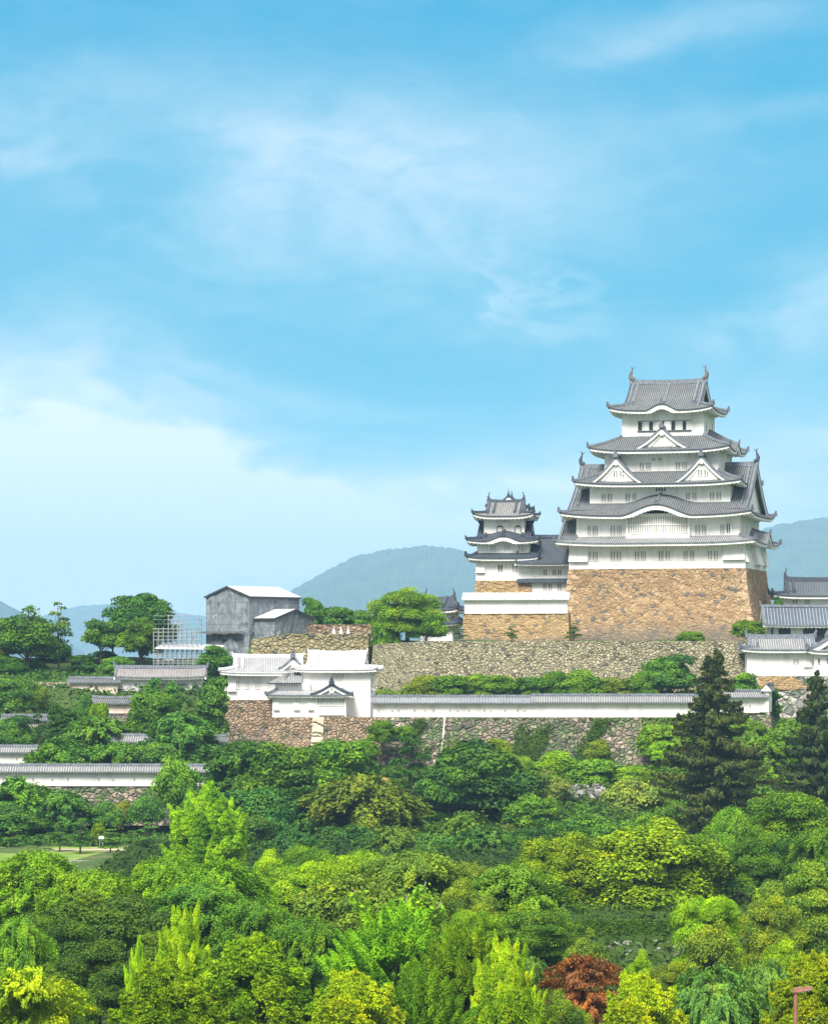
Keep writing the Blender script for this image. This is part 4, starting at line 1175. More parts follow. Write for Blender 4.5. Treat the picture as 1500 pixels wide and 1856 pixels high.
ib = Bld('gate', 797, 506, 26.3, -14, "small white gate tower with dark roof half hidden behind the camphor tree", "gate")
I_ = ib.root; fz, fx = ib.fz, ib.fx
walls(I_, 2.6, 2.2, 0, fz(1106, 2.2) + .2)
irimoya(I_, 3.7, 3.3, fz(1105, 3.3), fz(1083, 0), 2.0, 2.5, .35, .3, (2.6, 2.2), tile=TILE_D, rid=RIDGE_D, orn=.7, ornmat=RIDGE_D, ridge_h=.4)
hip_roof(I_, 4.0, 3.4, fz(1130, 3.4), 2.6, 2.2, fz(1120, 2.2), .2, (2.6, 2.2), tile=TILE_D, rid=RIDGE_D, th=.2)

# ------------------------------------------------------------------ building under repair, wrapped in grey sheeting
def m_sheet():
    m, nt, b = newmat("grey mesh sheeting", .7)
    o = objco(nt)
    n = nt.noise(nt.vec(o, (1.2, 1.2, .35)), 1.0, 6, .65, .8)
    c = nt.mix(nt.mapr(n, .35, .7), (.13, .15, .17), (.29, .315, .34))
    sp = nt.n('ShaderNodeSeparateXYZ'); nt.put(sp.inputs[0], o)
    fr = nt.math('FRACT', nt.math('DIVIDE', sp.outputs[2], 1.75))
    c = nt.mix(nt.mapr(fr, .93, .97, 0, .7), c, (.07, .075, .08))
    f2 = nt.math('FRACT', nt.math('DIVIDE', nt.math('ADD', sp.outputs[0], sp.outputs[1]), 1.8))
    c = nt.mix(nt.mapr(f2, .96, .98, 0, .35), c, (.35, .36, .37))
    f3 = nt.math('FRACT', nt.math('DIVIDE', nt.math('ADD', nt.math('ADD', sp.outputs[0], sp.outputs[1]), nt.math('MULTIPLY', sp.outputs[2], .8)), 3.6))
    c = nt.mix(nt.mapr(f3, .965, .98, 0, .4), c, (.46, .48, .50))
    c = nt.mix(nt.mapr(nt.noise(o, .35, 3), .5, .62, 0, .45), c, (.15, .17, .19))
    nt.put(b.inputs['Base Color'], c)
    bump(nt, b, n, .9, .5)
    return m
SHEET = m_sheet()
WROOF = m_plain("white sheet roof", (.50, .51, .52), .5, .06, .5)
def sheet_wall(mb, a, b_, z0, z1, seed, amp=.16):
    rng = random.Random(seed)
    a, b_ = Vector(a), Vector(b_); d = b_ - a; n = Vector((d.y, -d.x)).normalized()
    nu, nv = max(4, int(d.length / .7)), max(4, int((max(z1) if hasattr(z1, '__len__') else z1) / .8))
    def P(t, v):
        p = a + d * t
        zt = lerp(z1[0], z1[1], t) if hasattr(z1, '__len__') else z1
        k = amp * (math.sin(t * 9 + seed + v * 5) * .5 + math.sin(t * 23 + v * 11 + seed * 2) * .35 + rng.uniform(-.4, .4)) * (0 if t in (0, 1) else 1)
        return (p.x + n.x * k, p.y + n.y * k, lerp(z0, zt, v))
    mb.grid(P, nu, nv)
wb = Bld('sheeted_building', 452, 509, 20.5, -40, "tall building under repair wrapped in grey sheeting with a thin white roof", "building")
# local origin is the near corner: gable end along -x, long side along +y
Wg, Ld = 9.6, 12.0
z_e, z_r = wb.fz(1081), wb.fz(1064.5, -3, -3.7)
root = wb.root
mb = MB()
sheet_wall(mb, (-Wg, 0), (-Wg / 2, 0), 0, (z_e, z_r), 1); sheet_wall(mb, (-Wg / 2, 0), (0, 0), 0, (z_r, z_e), 2)
sheet_wall(mb, (0, 0), (0, Ld), 0, z_e, 3); sheet_wall(mb, (0, Ld), (-Wg, Ld), 0, z_e, 4); sheet_wall(mb, (-Wg, Ld), (-Wg, 0), 0, z_e, 5)
mb.build('sheeting', SHEET, root)
mb = MB()
for (x0, x1, za, zb_) in ((-Wg - .2, -Wg / 2, z_e - .05, z_r + .08), (-Wg / 2, .2, z_r + .08, z_e - .05)):
    mb.hexa([(x0, -.2, za), (x1, -.2, zb_), (x1, Ld + .2, zb_), (x0, Ld + .2, za), (x0, -.2, za + .12), (x1, -.2, zb_ + .12), (x1, Ld + .2, zb_ + .12), (x0, Ld + .2, za + .12)])
mb.build('roof', WROOF, root)
mb = MB()
for (x0, x1, za, zb_) in ((-Wg - .2, -Wg / 2, z_e, z_r + .1), (-Wg / 2, .2, z_r + .1, z_e)):
    mb.hexa([(x0, -.3, za - .2), (x1, -.3, zb_ - .2), (x1, -.2, zb_ - .2), (x0, -.2, za - .2), (x0, -.3, za + .1), (x1, -.3, zb_ + .1), (x1, -.2, zb_ + .1), (x0, -.2, za + .1)])
mb.box(.2, .3, -.3, Ld + .2, z_e - .25, z_e - .02)
mb.build('roof_edge', m_plain("dark pipe frame", (.05, .05, .055)), root)
# annexe with its own white roof, gable towards the right
ya0, ya1, xo = 1.2, 10.6, 4.4
z_ae, z_ar = wb.fz(1121, -2, 3), wb.fz(1106, -4, 4)
mb = MB(); ym = (ya0 + ya1) / 2
sheet_wall(mb, (0, ya0), (xo, ya0), 0, z_ae, 7); sheet_wall(mb, (xo, ya0), (xo, ym), 0, (z_ae, z_ar), 8); sheet_wall(mb, (xo, ym), (xo, ya1), 0, (z_ar, z_ae), 9); sheet_wall(mb, (xo, ya1), (0, ya1), 0, z_ae, 10)
an = mb.build('annexe', SHEET, root)
mb = MB()
for (y0, y1, za, zb_) in ((ya0 - .25, ym, z_ae - .05, z_ar + .1), (ym, ya1 + .25, z_ar + .1, z_ae - .05)):
    mb.hexa([(0.02, y0, za), (xo + .25, y0, za), (xo + .25, y1, zb_), (0.02, y1, zb_), (0.02, y0, za + .12), (xo + .25, y0, za + .12), (xo + .25, y1, zb_ + .12), (0.02, y1, zb_ + .12)])
mb.build('annexe_roof', WROOF, an)
mb = MB()
for (y0, y1, za, zb_) in ((ya0 - .25, ym, z_ae - .05, z_ar + .1), (ym, ya1 + .25, z_ar + .1, z_ae - .05)):
    mb.hexa([(xo + .25, y0, za - .2), (xo + .33, y0, za - .2), (xo + .33, y1, zb_ - .2), (xo + .25, y1, zb_ - .2), (xo + .25, y0, za + .13), (xo + .33, y0, za + .13), (xo + .33, y1, zb_ + .13), (xo + .25, y1, zb_ + .13)])
mb.box(0, xo + .2, ya0 - .35, ya0 - .25, z_ae - .2, z_ae + .05)
mb.build('annexe_roof_edge', m_plain("dark pipe frame", (.05, .05, .055)), an)
mb = MB()                                                           # loose draped sheet on the lower gable end, its shade put into the colour
def drape(t, v):
    return (lerp(-6.4, -1.2, t), -.35 - .5 * math.sin(t * 3.1) * (1 - v) - .12 * math.sin(t * 25 + v * 3), lerp(0, lerp(4.0, 7.4, 1 - abs(2 * t - 1)), v))
mb.grid(drape, 26, 10)
mb.build('draped_sheet', m_plain("shade-toned loose sheeting", (.17, .19, .21), .6, .5, 1.2), root)
mb = MB(); mb.box(-5.6, -4.9, -.30, .05, 3.5, 6.2); mb.build('opening', GLASSD, root)
mb = MB(); zp_ = wb.fz(1144.5, 1.2, -6); mb.box(-9.9, -1.0, -1.35, -.25, zp_ - .12, zp_); mb.box(-9.9, -1.0, -1.4, -1.33, zp_ - .3, zp_ - .12)
mb.build('walkway', m_plain("scaffold deck", (.13, .13, .13)), root)

# scaffold tower beside it
tb_ = Bld('scaffold_tower', 322, 497, 19.5, -12, "open steel scaffold tower with plank decks, left of the sheeted building", "scaffold")
T_ = tb_.root; fz, fx = tb_.fz, tb_.fx
STEEL = m_plain("galvanised scaffold pipe", (.30, .32, .33), .5, .2)
cols = [-3.6, -2.8, -2.0, -1.2, -.4, .4, 1.2, 2.0, 2.8, 3.6]
tops = [1146, 1140, 1136, 1114, 1116, 1120, 1126, 1132, 1138, 1114]
pm = MB()
for k, cx in enumerate(cols):
    for yy in (-1.0, 1.0):
        pm.tube([(cx, yy, 0), (cx, yy, fz(tops[k]) - (.8 if yy > 0 else 0))], .075, 5)
for py in (1116, 1123, 1131, 1140, 1146, 1153, 1160, 1180, 1184.5, 1193, 1202, 1212, 1189, 1198, 1207, 1216):
    x1 = 3.7 if py > 1140 else 1.4
    for yy in (-1.0, 1.0):
        pm.tube([(-3.7 if py > 1131 else -1.3, yy, fz(py)), (x1, yy, fz(py))], .06, 5)
    for cx in cols: pm.tube([(cx, -1, fz(py)), (cx, 1, fz(py))], .04, 4)
for k in range(3): pm.tube([(-3.6 + 2.4 * k, -1.05, fz(1216)), (-2.4 + 2.4 * k, -1.05, fz(1182))], .04, 5); 
pm.tube([(2.2, -1.1, fz(1166)), (3.8, -1.1, fz(1136))], .07, 5)
pm.build('pipe_frame', STEEL, T_)
mb = MB(); mb.box(-3.3, -.6, -1.0, 1.0, fz(1141), fz(1139.6)); mb.build('deck', m_plain("plank deck", (.42, .30, .17)), T_)
mb = MB(); mb.box(-3.0, 1.0, -.95, .95, fz(1217), fz(1214.5)); mb.build('deck', m_plain("grey deck", (.50, .50, .47)), T_)
mb = MB(); mb.box(-1.8, -.4, -.95, .95, fz(1196), fz(1194.5)); mb.build('deck', m_plain("grey deck", (.50, .50, .47)), T_)
mb = MB()
mb.hexa([(fx(281, 1.4), -1.5, fz(1176)), (fx(398, 1.4), -1.5, fz(1178)), (fx(398, 1.4), 1.5, fz(1171)), (fx(287, 1.4), 1.5, fz(1166)), (fx(281, 1.4), -1.5, fz(1174.8)), (fx(398, 1.4), -1.5, fz(1176.6)), (fx(398, 1.4), 1.5, fz(1169.6)), (fx(287, 1.4), 1.5, fz(1164.8))])
mb.build('sheet_roof', WROOF, T_)

# ------------------------------------------------------------------ left hand walls and buildings
jb = Bld('gate_turret', 292, 477, 17.5, 2, "low white gate turret with brown-grey roof below the scaffold tower", "turret")
J_ = jb.root; fz, fx = jb.fz, jb.fx
walls(J_, 6.2, 2.4, 0, fz(1228, 2.4), PLASTER2)
gable_roof(J_, 6.9, 3.4, fz(1227, 3.4), fz(1211, 0), (6.2, 2.4), tile=m_tile("brown grey weathered tile", (.17, .155, .15), (.34, .32, .31), .42, .25), rid=RIDGE)
mb = MB(); mb.box(fx(217, 2.4), fx(236, 2.4), -2.44, -2.2, 0, fz(1252, 2.4)); mb.build('doorway', GLASSD, J_)
mb = MB(); mb.box(fx(286, 2.4), fx(340, 2.4), -3.0, -2.42, fz(1240, 2.4), fz(1238.5, 2.4)); mb.build('ledge', RIDGE_D, J_)
roofed_wall('plaster_wall', "stained cream wall with dark roof leading left from the low gate turret", (X(128, 475), 475), (X(214, 473.5), 473.5), Z(1262, 474), 2.1, .6, .8, .5, TILE, RIDGE, CREAM, base=3.5, base_mat=STONE_TUR, base_out=.6)
stone_wall('stone_wall', "sunlit beige stone wall among the trees at far left", [(X(30, 477), 477), (X(130, 476), 476)], Z(1237, 476), 12.5, 1.2, STONE_GREY, 5, seed=41)
roofed_wall('plaster_wall', "short cream wall with sagging grey roof below the low gate turret", (X(172, 463), 463), (X(244, 461.5), 461.5), Z(1293, 462), 1.5, .75, .9, .5, TILE, RIDGE, CREAM, lift=.15, base=3.5, base_mat=STONE_TUR, base_out=.6)
roofed_wall('plaster_wall', "cream wall glimpsed between the clipped pines at far left", (X(8, 455), 455), (X(92, 454), 454), Z(1350, 455), 3.6, .6, .8, .5, TILE, RIDGE, CREAM, base=1.5, base_mat=STONE_TUR)
roofed_wall('plaster_wall', "white wall with grey roof at the left edge, just above the longest lower wall", (X(-60, 436), 436), (X(66, 435), 435), Z(1386, 435.5), 1.75, .75, .95, .55, TILE_M, RIDGE, PLASTER, base=3.0, base_mat=STONE_LOW, holes=5)
roofed_wall('plaster_wall', "long low white wall with ribbed grey roof at the left, standing on rubble stone", (X(-80, 424), 424), (X(384, 423), 423), Z(1424.5, 423.5), 1.95, .78, 1.05, .55, TILE_M, RIDGE, PLASTER, base=5.2, base_mat=STONE_LOW, base_out=1.2, holes=12)
roofed_wall('plaster_wall', "piece of white wall with ribbed roof showing between trees left of the turret", (X(196, 440), 440), (X(278, 439), 439), Z(1357, 439.5), 1.0, .85, 1.0, .5, TILE_M, RIDGE, PLASTER, base=3.5, base_mat=STONE_LOW)
roofed_wall('plaster_wall', "small white wall end with grey roof at the foot of the brown turret base", (X(372, 441), 441), (X(408, 440.5), 440.5), Z(1364, 440.7), 1.6, .7, .9, .5, TILE, RIDGE, PLASTER, base=3.0, base_mat=STONE_TUR)

# ------------------------------------------------------------------ lawn and small things on it
mb = MB()
mb.grid(lambda t, v: (lerp(X(-60, 380), X(330, 380), t), lerp(369.5, 399, v), .055 + .03 * math.sin(t * 40) * math.sin(v * 20)), 30, 16)
m, nt, b = newmat("mown grass", .95)
o_ = objco(nt)
c_ = nt.mix(nt.mapr(nt.noise(o_, .25, 5), .35, .65), (.10, .19, .02), (.17, .25, .035))
c_ = nt.mix(nt.mapr(nt.noise(nt.vec(o_, (.15, .5, 1)), 1.0, 4), .56, .62), c_, (.33, .24, .15))
nt.put(b.inputs['Base Color'], c_)
tag(mb.build('lawn', m), kind='structure')
mb = MB()
mb.grid(lambda t, v: (lerp(X(-60, 392), X(330, 392), t), lerp(391, 394.5, v), .10), 30, 2)
tag(mb.build('path', m_plain("sandy path", (.42, .33, .24), .95, .2)), kind='structure')
stone_wall('stone_wall', "low grey stone edging along the front of the lawn", [(X(70, 369), 369), (X(262, 369), 369)], .25, -2.2, .15, m_stone("edging stone", [(.30, .28, .24), (.42, .40, .35), (.36, .33, .28)], 1.1, (.08, .08, .06), .08, .05, veg=.4), 1.0, seed=51)
def board(px, py, Y, w_, h, lab):
    z = ground(X(px, Y), Y)
    r_ = empty('sign_board', (X(px, Y), Y, z), 0, lab, 'sign')
    zc_ = Z(py, Y) - z
    mb = MB(); mb.box(-w_ / 2, w_ / 2, -.05, .02, zc_ - h / 2, zc_ + h / 2); mb.build('panel', m_plain("white board", (.8, .8, .8)), r_)
    mb = MB(); mb.box(-w_ / 2 + .08, -w_ / 2 + .16, .021, .09, 0, zc_ + h / 2 - .05); mb.build('post', m_plain("board post", (.3, .3, .3)), r_)
    mb = MB(); mb.box(w_ / 2 - .16, w_ / 2 - .08, .021, .09, 0, zc_ + h / 2 - .05); mb.build('post', m_plain("board post", (.3, .3, .3)), r_)
board(184, 1518, 401, .62, .36, "small blank white board on posts behind the pines on the lawn")
board(237, 1549, 384, .5, .55, "small blank white sign standing low on the lawn")
board(757, 1460, 418, .6, .9, "blank white notice board between the trees in the middle of the slope")

# ------------------------------------------------------------------ street lamp
LY = 165.0
lz = -.1
lr = empty('street_lamp', (X(1441, LY), LY, 0), 0, "reddish-brown street lamp with a horizontal head at the lower right", "street lamp")
RUST = m_plain("reddish brown painted steel", (.26, .12, .085), .5, .15, 3)
zt_ = Z(1797, LY)
mb = MB(); mb.tube([(0, 0, 0), (0, 0, .3), (0, 0, 2), (0, 0, zt_)], [.16, .13, .12, .11], 12); mb.tube([(0, 0, 0), (0, 0, .12)], [.24, .22], 12); mb.build('pole', RUST, lr)
mb = MB()
P0 = Vector((-.16, 0, zt_ - .06)); P1 = Vector((.86, 0, zt_ + .12))
mb.hexa([(P0.x, -.17, P0.z), (P1.x, -.15, P1.z - .02), (P1.x, .15, P1.z - .02), (P0.x, .17, P0.z), (P0.x + .03, -.14, P0.z + .24), (P1.x - .05, -.10, P1.z + .16), (P1.x - .05, .10, P1.z + .16), (P0.x + .03, .14, P0.z + .24)])
lh = mb.build('lamp_head', RUST, lr)
mb = MB(); mb.hexa([(.18, -.12, zt_ - .06), (.80, -.11, zt_ + .055), (.80, .11, zt_ + .055), (.18, .12, zt_ - .06), (.18, -.12, zt_ - .01), (.80, -.11, zt_ + .11), (.80, .11, zt_ + .11), (.18, .12, zt_ - .01)]); mb.build('lens', m_plain("frosted lens", (.6, .6, .58), .3, .05), lh)
# ------------------------------------------------------------------ trees
RNG = np.random.default_rng(11)
def unit(v): return v / np.maximum(1e-6, np.linalg.norm(v, axis=1, keepdims=True))
def rdir(n, rng): return unit(rng.normal(size=(n, 3)))

def leaf_mesh(name, pos, nrm, size, tint, along=None, asp=.55, rng=RNG):
    n = len(pos)
    nrm = unit(nrm)
    if along is None: along = rdir(n, rng)
    t = unit(along - nrm * (along * nrm).sum(1, keepdims=True) + 1e-4)
    b = np.cross(nrm, t)
    l = (size * .5)[:, None]; w_ = l * asp
    bend = nrm * l * .25
    co = np.stack([pos - t * l - bend, pos + b * w_, pos + t * l - bend, pos - b * w_], 1).reshape(-1, 3)
    me = bpy.data.meshes.new(name)
    me.vertices.add(4 * n); me.loops.add(4 * n); me.polygons.add(n)
    me.vertices.foreach_set("co", co.astype(np.float32).ravel())
    me.loops.foreach_set("vertex_index", np.arange(4 * n, dtype=np.int32))
    me.polygons.foreach_set("loop_start", np.arange(0, 4 * n, 4, dtype=np.int32))
    at = me.attributes.new("tint", 'FLOAT', 'POINT')
    at.data.foreach_set("value", np.repeat(np.clip(tint, 0, 1), 4).astype(np.float32))
    me.materials.append(LEAF)
    me.update(calc_edges=True)
    return me

def clumps(cen, rad, per, rng, size, up=.35, rnd=.55, shell=.45, tvar=.16, lobes=5):
    "leaves spread through the outer volume of each clump; rad is (n,3)"
    P, N, S, T = [], [], [], []
    for c, r in zip(cen, rad):
        n = max(8, int(per * (r[0] * r[1] + r[0] * r[2] + r[1] * r[2]) / 3))
        d = rdir(n, rng)
        d[:, 2] = np.where(d[:, 2] < -.35, -d[:, 2], d[:, 2])
        ld = rdir(lobes, rng); lw = rng.uniform(.1, .38, lobes)
        bulge = 1 + (np.exp(-((d[:, None, :] - ld[None]) ** 2).sum(2) * 5) * lw).sum(1) - .12
        k = (shell + (1 - shell) * rng.random(n) ** .6) * bulge
        P.append(c + d * r * k[:, None])
        N.append(unit(d / r) + np.array([0, 0, up]) + rng.normal(size=(n, 3)) * rnd)
        S.append(size * np.clip(rng.lognormal(-.05, .35, n), .4, 1.9))
        ct = rng.normal(.50, tvar * 1.15)
        T.append(ct + rng.normal(0, .16, n) + .06 * (d[:, 2]))
    return np.concatenate(P), np.concatenate(N), np.concatenate(S), np.concatenate(T)

def limb_mesh(name, H, pts, r0, seed, mat, split=.35, lean=0.0, thin=.35):
    rng = random.Random(seed)
    mb = MB()
    top = H * .72
    ln = [(lean * H * (k / 5) ** 2 + rng.uniform(-.1, .1) * (k > 0), rng.uniform(-.1, .1) * (k > 0), top * k / 5) for k in range(6)]
    mb.tube(ln, [r0 * (1.25 if k == 0 else 1 - .14 * k) for k in range(6)], 8)
    for p in pts:
        zs = min(top * .9, max(H * split * .6, p[2] * rng.uniform(.45, .7)))
        k = zs / top * 5; i = min(4, int(k)); a = Vector(ln[i]).lerp(Vector(ln[i + 1]), k - i)
        b_ = Vector(p)
        mid = a.lerp(b_, .5) + Vector((rng.uniform(-.25, .25), rng.uniform(-.25, .25), rng.uniform(.0, .5)))
        r = r0 * thin
        mb.tube([a, a.lerp(mid, .6), mid, b_], [r, r * .8, r * .6, r * .2], 6)
    return mb.mesh(name, mat)

PROTO = {}
def proto(key, H, Wd, crown, trunk):
    PROTO.setdefault(key, []).append((crown, trunk, H, Wd))

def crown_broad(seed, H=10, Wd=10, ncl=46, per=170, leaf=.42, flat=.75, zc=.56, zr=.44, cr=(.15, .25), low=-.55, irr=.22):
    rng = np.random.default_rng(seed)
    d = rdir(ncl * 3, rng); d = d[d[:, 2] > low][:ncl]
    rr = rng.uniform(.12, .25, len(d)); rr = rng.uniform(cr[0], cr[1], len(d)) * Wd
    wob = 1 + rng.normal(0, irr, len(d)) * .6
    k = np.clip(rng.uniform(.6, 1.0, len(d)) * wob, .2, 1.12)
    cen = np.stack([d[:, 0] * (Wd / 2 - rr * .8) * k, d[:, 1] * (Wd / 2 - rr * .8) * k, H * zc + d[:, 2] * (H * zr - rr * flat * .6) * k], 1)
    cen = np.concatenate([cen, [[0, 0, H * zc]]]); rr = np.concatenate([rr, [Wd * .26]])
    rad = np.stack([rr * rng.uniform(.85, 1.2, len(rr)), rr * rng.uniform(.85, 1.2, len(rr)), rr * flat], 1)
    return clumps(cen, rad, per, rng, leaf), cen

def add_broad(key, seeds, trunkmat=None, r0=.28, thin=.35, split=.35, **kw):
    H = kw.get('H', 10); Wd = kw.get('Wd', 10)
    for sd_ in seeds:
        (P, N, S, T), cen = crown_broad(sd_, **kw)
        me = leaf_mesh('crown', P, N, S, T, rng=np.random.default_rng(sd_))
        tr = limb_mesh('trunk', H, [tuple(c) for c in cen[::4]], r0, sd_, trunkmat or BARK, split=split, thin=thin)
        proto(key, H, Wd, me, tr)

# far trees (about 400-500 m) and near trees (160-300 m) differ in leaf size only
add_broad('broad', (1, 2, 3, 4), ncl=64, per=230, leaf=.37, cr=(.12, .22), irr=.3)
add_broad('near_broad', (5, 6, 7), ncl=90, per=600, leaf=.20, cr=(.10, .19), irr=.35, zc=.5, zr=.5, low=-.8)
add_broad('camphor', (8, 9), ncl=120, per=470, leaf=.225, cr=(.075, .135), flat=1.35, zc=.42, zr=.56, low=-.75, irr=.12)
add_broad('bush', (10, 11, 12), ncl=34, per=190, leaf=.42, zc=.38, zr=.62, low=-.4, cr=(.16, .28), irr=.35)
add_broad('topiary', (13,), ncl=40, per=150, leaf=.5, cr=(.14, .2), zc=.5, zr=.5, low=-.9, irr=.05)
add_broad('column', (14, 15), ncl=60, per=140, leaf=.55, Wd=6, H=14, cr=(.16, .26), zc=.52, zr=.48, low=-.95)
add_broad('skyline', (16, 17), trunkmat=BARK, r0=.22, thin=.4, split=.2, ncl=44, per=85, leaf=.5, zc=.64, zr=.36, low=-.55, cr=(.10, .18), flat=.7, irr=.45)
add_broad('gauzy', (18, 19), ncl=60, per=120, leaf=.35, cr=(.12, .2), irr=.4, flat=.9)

def add_layered(key, seeds, H=10, Wd=10, ncl=64, per=110, leaf=.5, flat=.26, droop=.25, zlo=.15, tvar=.16, asp=.5):
    "spreading boughs in tilted, feathery layers"
    for sd_ in seeds:
        rng = np.random.default_rng(sd_)
        P, N, S, T, A = [], [], [], [], []
        cen = []
        for i in range(ncl):
            h = zlo + (1 - zlo) * rng.random() ** .8
            a = rng.uniform(0, 2 * np.pi)
            env = Wd / 2 * np.sqrt(max(.05, 1 - ((h - .35) / .68) ** 2)) if h > .35 else Wd / 2 * (.75 + .25 * h / .35)
            r = env * rng.uniform(.35, .88)
            o = np.array([math.cos(a), math.sin(a), 0])
            c = o * r + np.array([0, 0, h * H * .94])
            cen.append(c)
            L = rng.uniform(.15, .27) * Wd; Wb = L * rng.uniform(.45, .7)
            n = int(per * L * Wb)
            u = rng.uniform(-1, 1, n); v = rng.uniform(-1, 1, n) * np.sqrt(np.clip(1 - u * u, 0, 1)) ; v *= (.35 + .65 * (1 - (u + 1) / 2))
            tz = rng.normal(0, flat * .45, n) * L
            side = np.array([-o[1], o[0], 0])
            p = c + np.outer(u * L, o) + np.outer(v * Wb, side)
            p[:, 2] += tz - droop * L * (u + .3) ** 2 * np.where(u > -.3, 1, .3) + .12 * L * np.sin(v * 5 + i)
            P.append(p)
            N.append(np.tile([0, 0, 1.0], (n, 1)) + o * .45 + rng.normal(size=(n, 3)) * .45)
            A.append(np.tile(o, (n, 1)) + side * v[:, None] * .7 + rng.normal(size=(n, 3)) * .35 - np.array([0, 0, .2]))
            S.append(leaf * rng.uniform(.6, 1.4, n))
            T.append(rng.normal(.47, tvar) + rng.normal(0, .12, n) + .1 * u)
        me = leaf_mesh('crown', np.concatenate(P), np.concatenate(N), np.concatenate(S), np.concatenate(T), np.concatenate(A), asp, rng)
        tr = limb_mesh('trunk', H, [tuple(c) for c in cen[::4]], .26, sd_, BARK)
        proto(key, H, Wd, me, tr)
add_layered('layered', (21, 22, 23), ncl=110, per=140, leaf=.44)
add_layered('near_layered', (24, 25, 26), ncl=140, per=300, leaf=.25)
add_layered('maple', (27,), ncl=90, per=230, leaf=.26, flat=.12, droop=.06, zlo=.05, tvar=.2)

def spires(seed, H, Wd, nsp, per, leaf, ln=(.18, .34), wd=(.045, .075), spread=.5, zlo=.05, dome=.72, jag=.12, tvar=.14, rnd=.5, mod=1.0):
    "upright plumes covering a dome"
    rng = np.random.default_rng(seed)
    P, N, S, T, A = [], [], [], [], []
    bases = []
    for i in range(nsp):
        a = rng.uniform(0, 2 * np.pi); h = zlo + (1 - zlo) * rng.random() ** .9
        prof_ = (1 - max(0, (h - .25) / .75) ** 1.8) ** .6 if h > .25 else .8 + .2 * h / .25
        r = Wd / 2 * dome * prof_ * (rng.random() ** .35)
        o = np.array([math.cos(a), math.sin(a), 0])
        L = rng.uniform(*ln) * H * (1 + rng.normal(0, jag))
        d = o * spread * (r / (Wd / 2) + .1) + np.array([0, 0, 1.0]); d /= np.linalg.norm(d)
        b0 = o * r + np.array([0, 0, h * H * (1 - ln[0])]); bases.append(b0)
        wp = rng.uniform(*wd) * H
        n = int(per * L * wp * 4)
        t = rng.random(n) ** .85
        rad = wp * (1 - t) ** .75 * np.sqrt(rng.random(n)) + .02
        ph = rng.uniform(0, 2 * np.pi, n)
        rad = rad * (1 - mod + mod * (.55 + .75 * np.abs(np.sin(t * 11 + i)) * (1 + .5 * np.sin(ph * 3 + i + t * 9))))
        e1 = np.cross(d, [.3, .9, .1]); e1 /= np.linalg.norm(e1); e2 = np.cross(d, e1)
        q = np.outer(np.cos(ph), e1) + np.outer(np.sin(ph), e2)
        P.append(b0 + np.outer(t * L, d) + q * rad[:, None])
        N.append(q + d * .25 + rng.normal(size=(n, 3)) * rnd)
        A.append(d + q * .7 + rng.normal(size=(n, 3)) * .25)
        S.append(leaf * rng.uniform(.6, 1.35, n))
        T.append(rng.normal(.45, tvar) + rng.normal(0, .1, n) + .22 * (t - .4))
    return (np.concatenate(P), np.concatenate(N), np.concatenate(S), np.concatenate(T), np.concatenate(A)), bases
def add_spires(key, seeds, H=10, Wd=8, asp=.5, mat=None, **kw):
    for sd_ in seeds:
        (P, N, S, T, A), ba = spires(sd_, H, Wd, **kw)
        me = leaf_mesh('crown', P, N, S, T, A, asp, np.random.default_rng(sd_))
        proto(key, H, Wd, me, limb_mesh('trunk', H, [tuple(c) for c in ba[::max(1, len(ba) // 14)]], .22, sd_, mat or BARK))
add_spires('ginkgo', (31, 32), mod=.6, nsp=170, per=430, leaf=.175, ln=(.13, .27), wd=(.05, .09), spread=.7, dome=.74, jag=.25, rnd=.7, tvar=.18)
add_spires('thuja', (33, 34), mod=.15, nsp=240, per=480, leaf=.18, ln=(.11, .22), wd=(.036, .058), spread=.95, dome=.86, zlo=.02, asp=.35)
add_spires('cypress', (35, 36), nsp=230, per=480, leaf=.17, ln=(.06, .12), wd=(.045, .07), spread=1.1, dome=.92, zlo=.02, asp=.6, rnd=.7, tvar=.2)

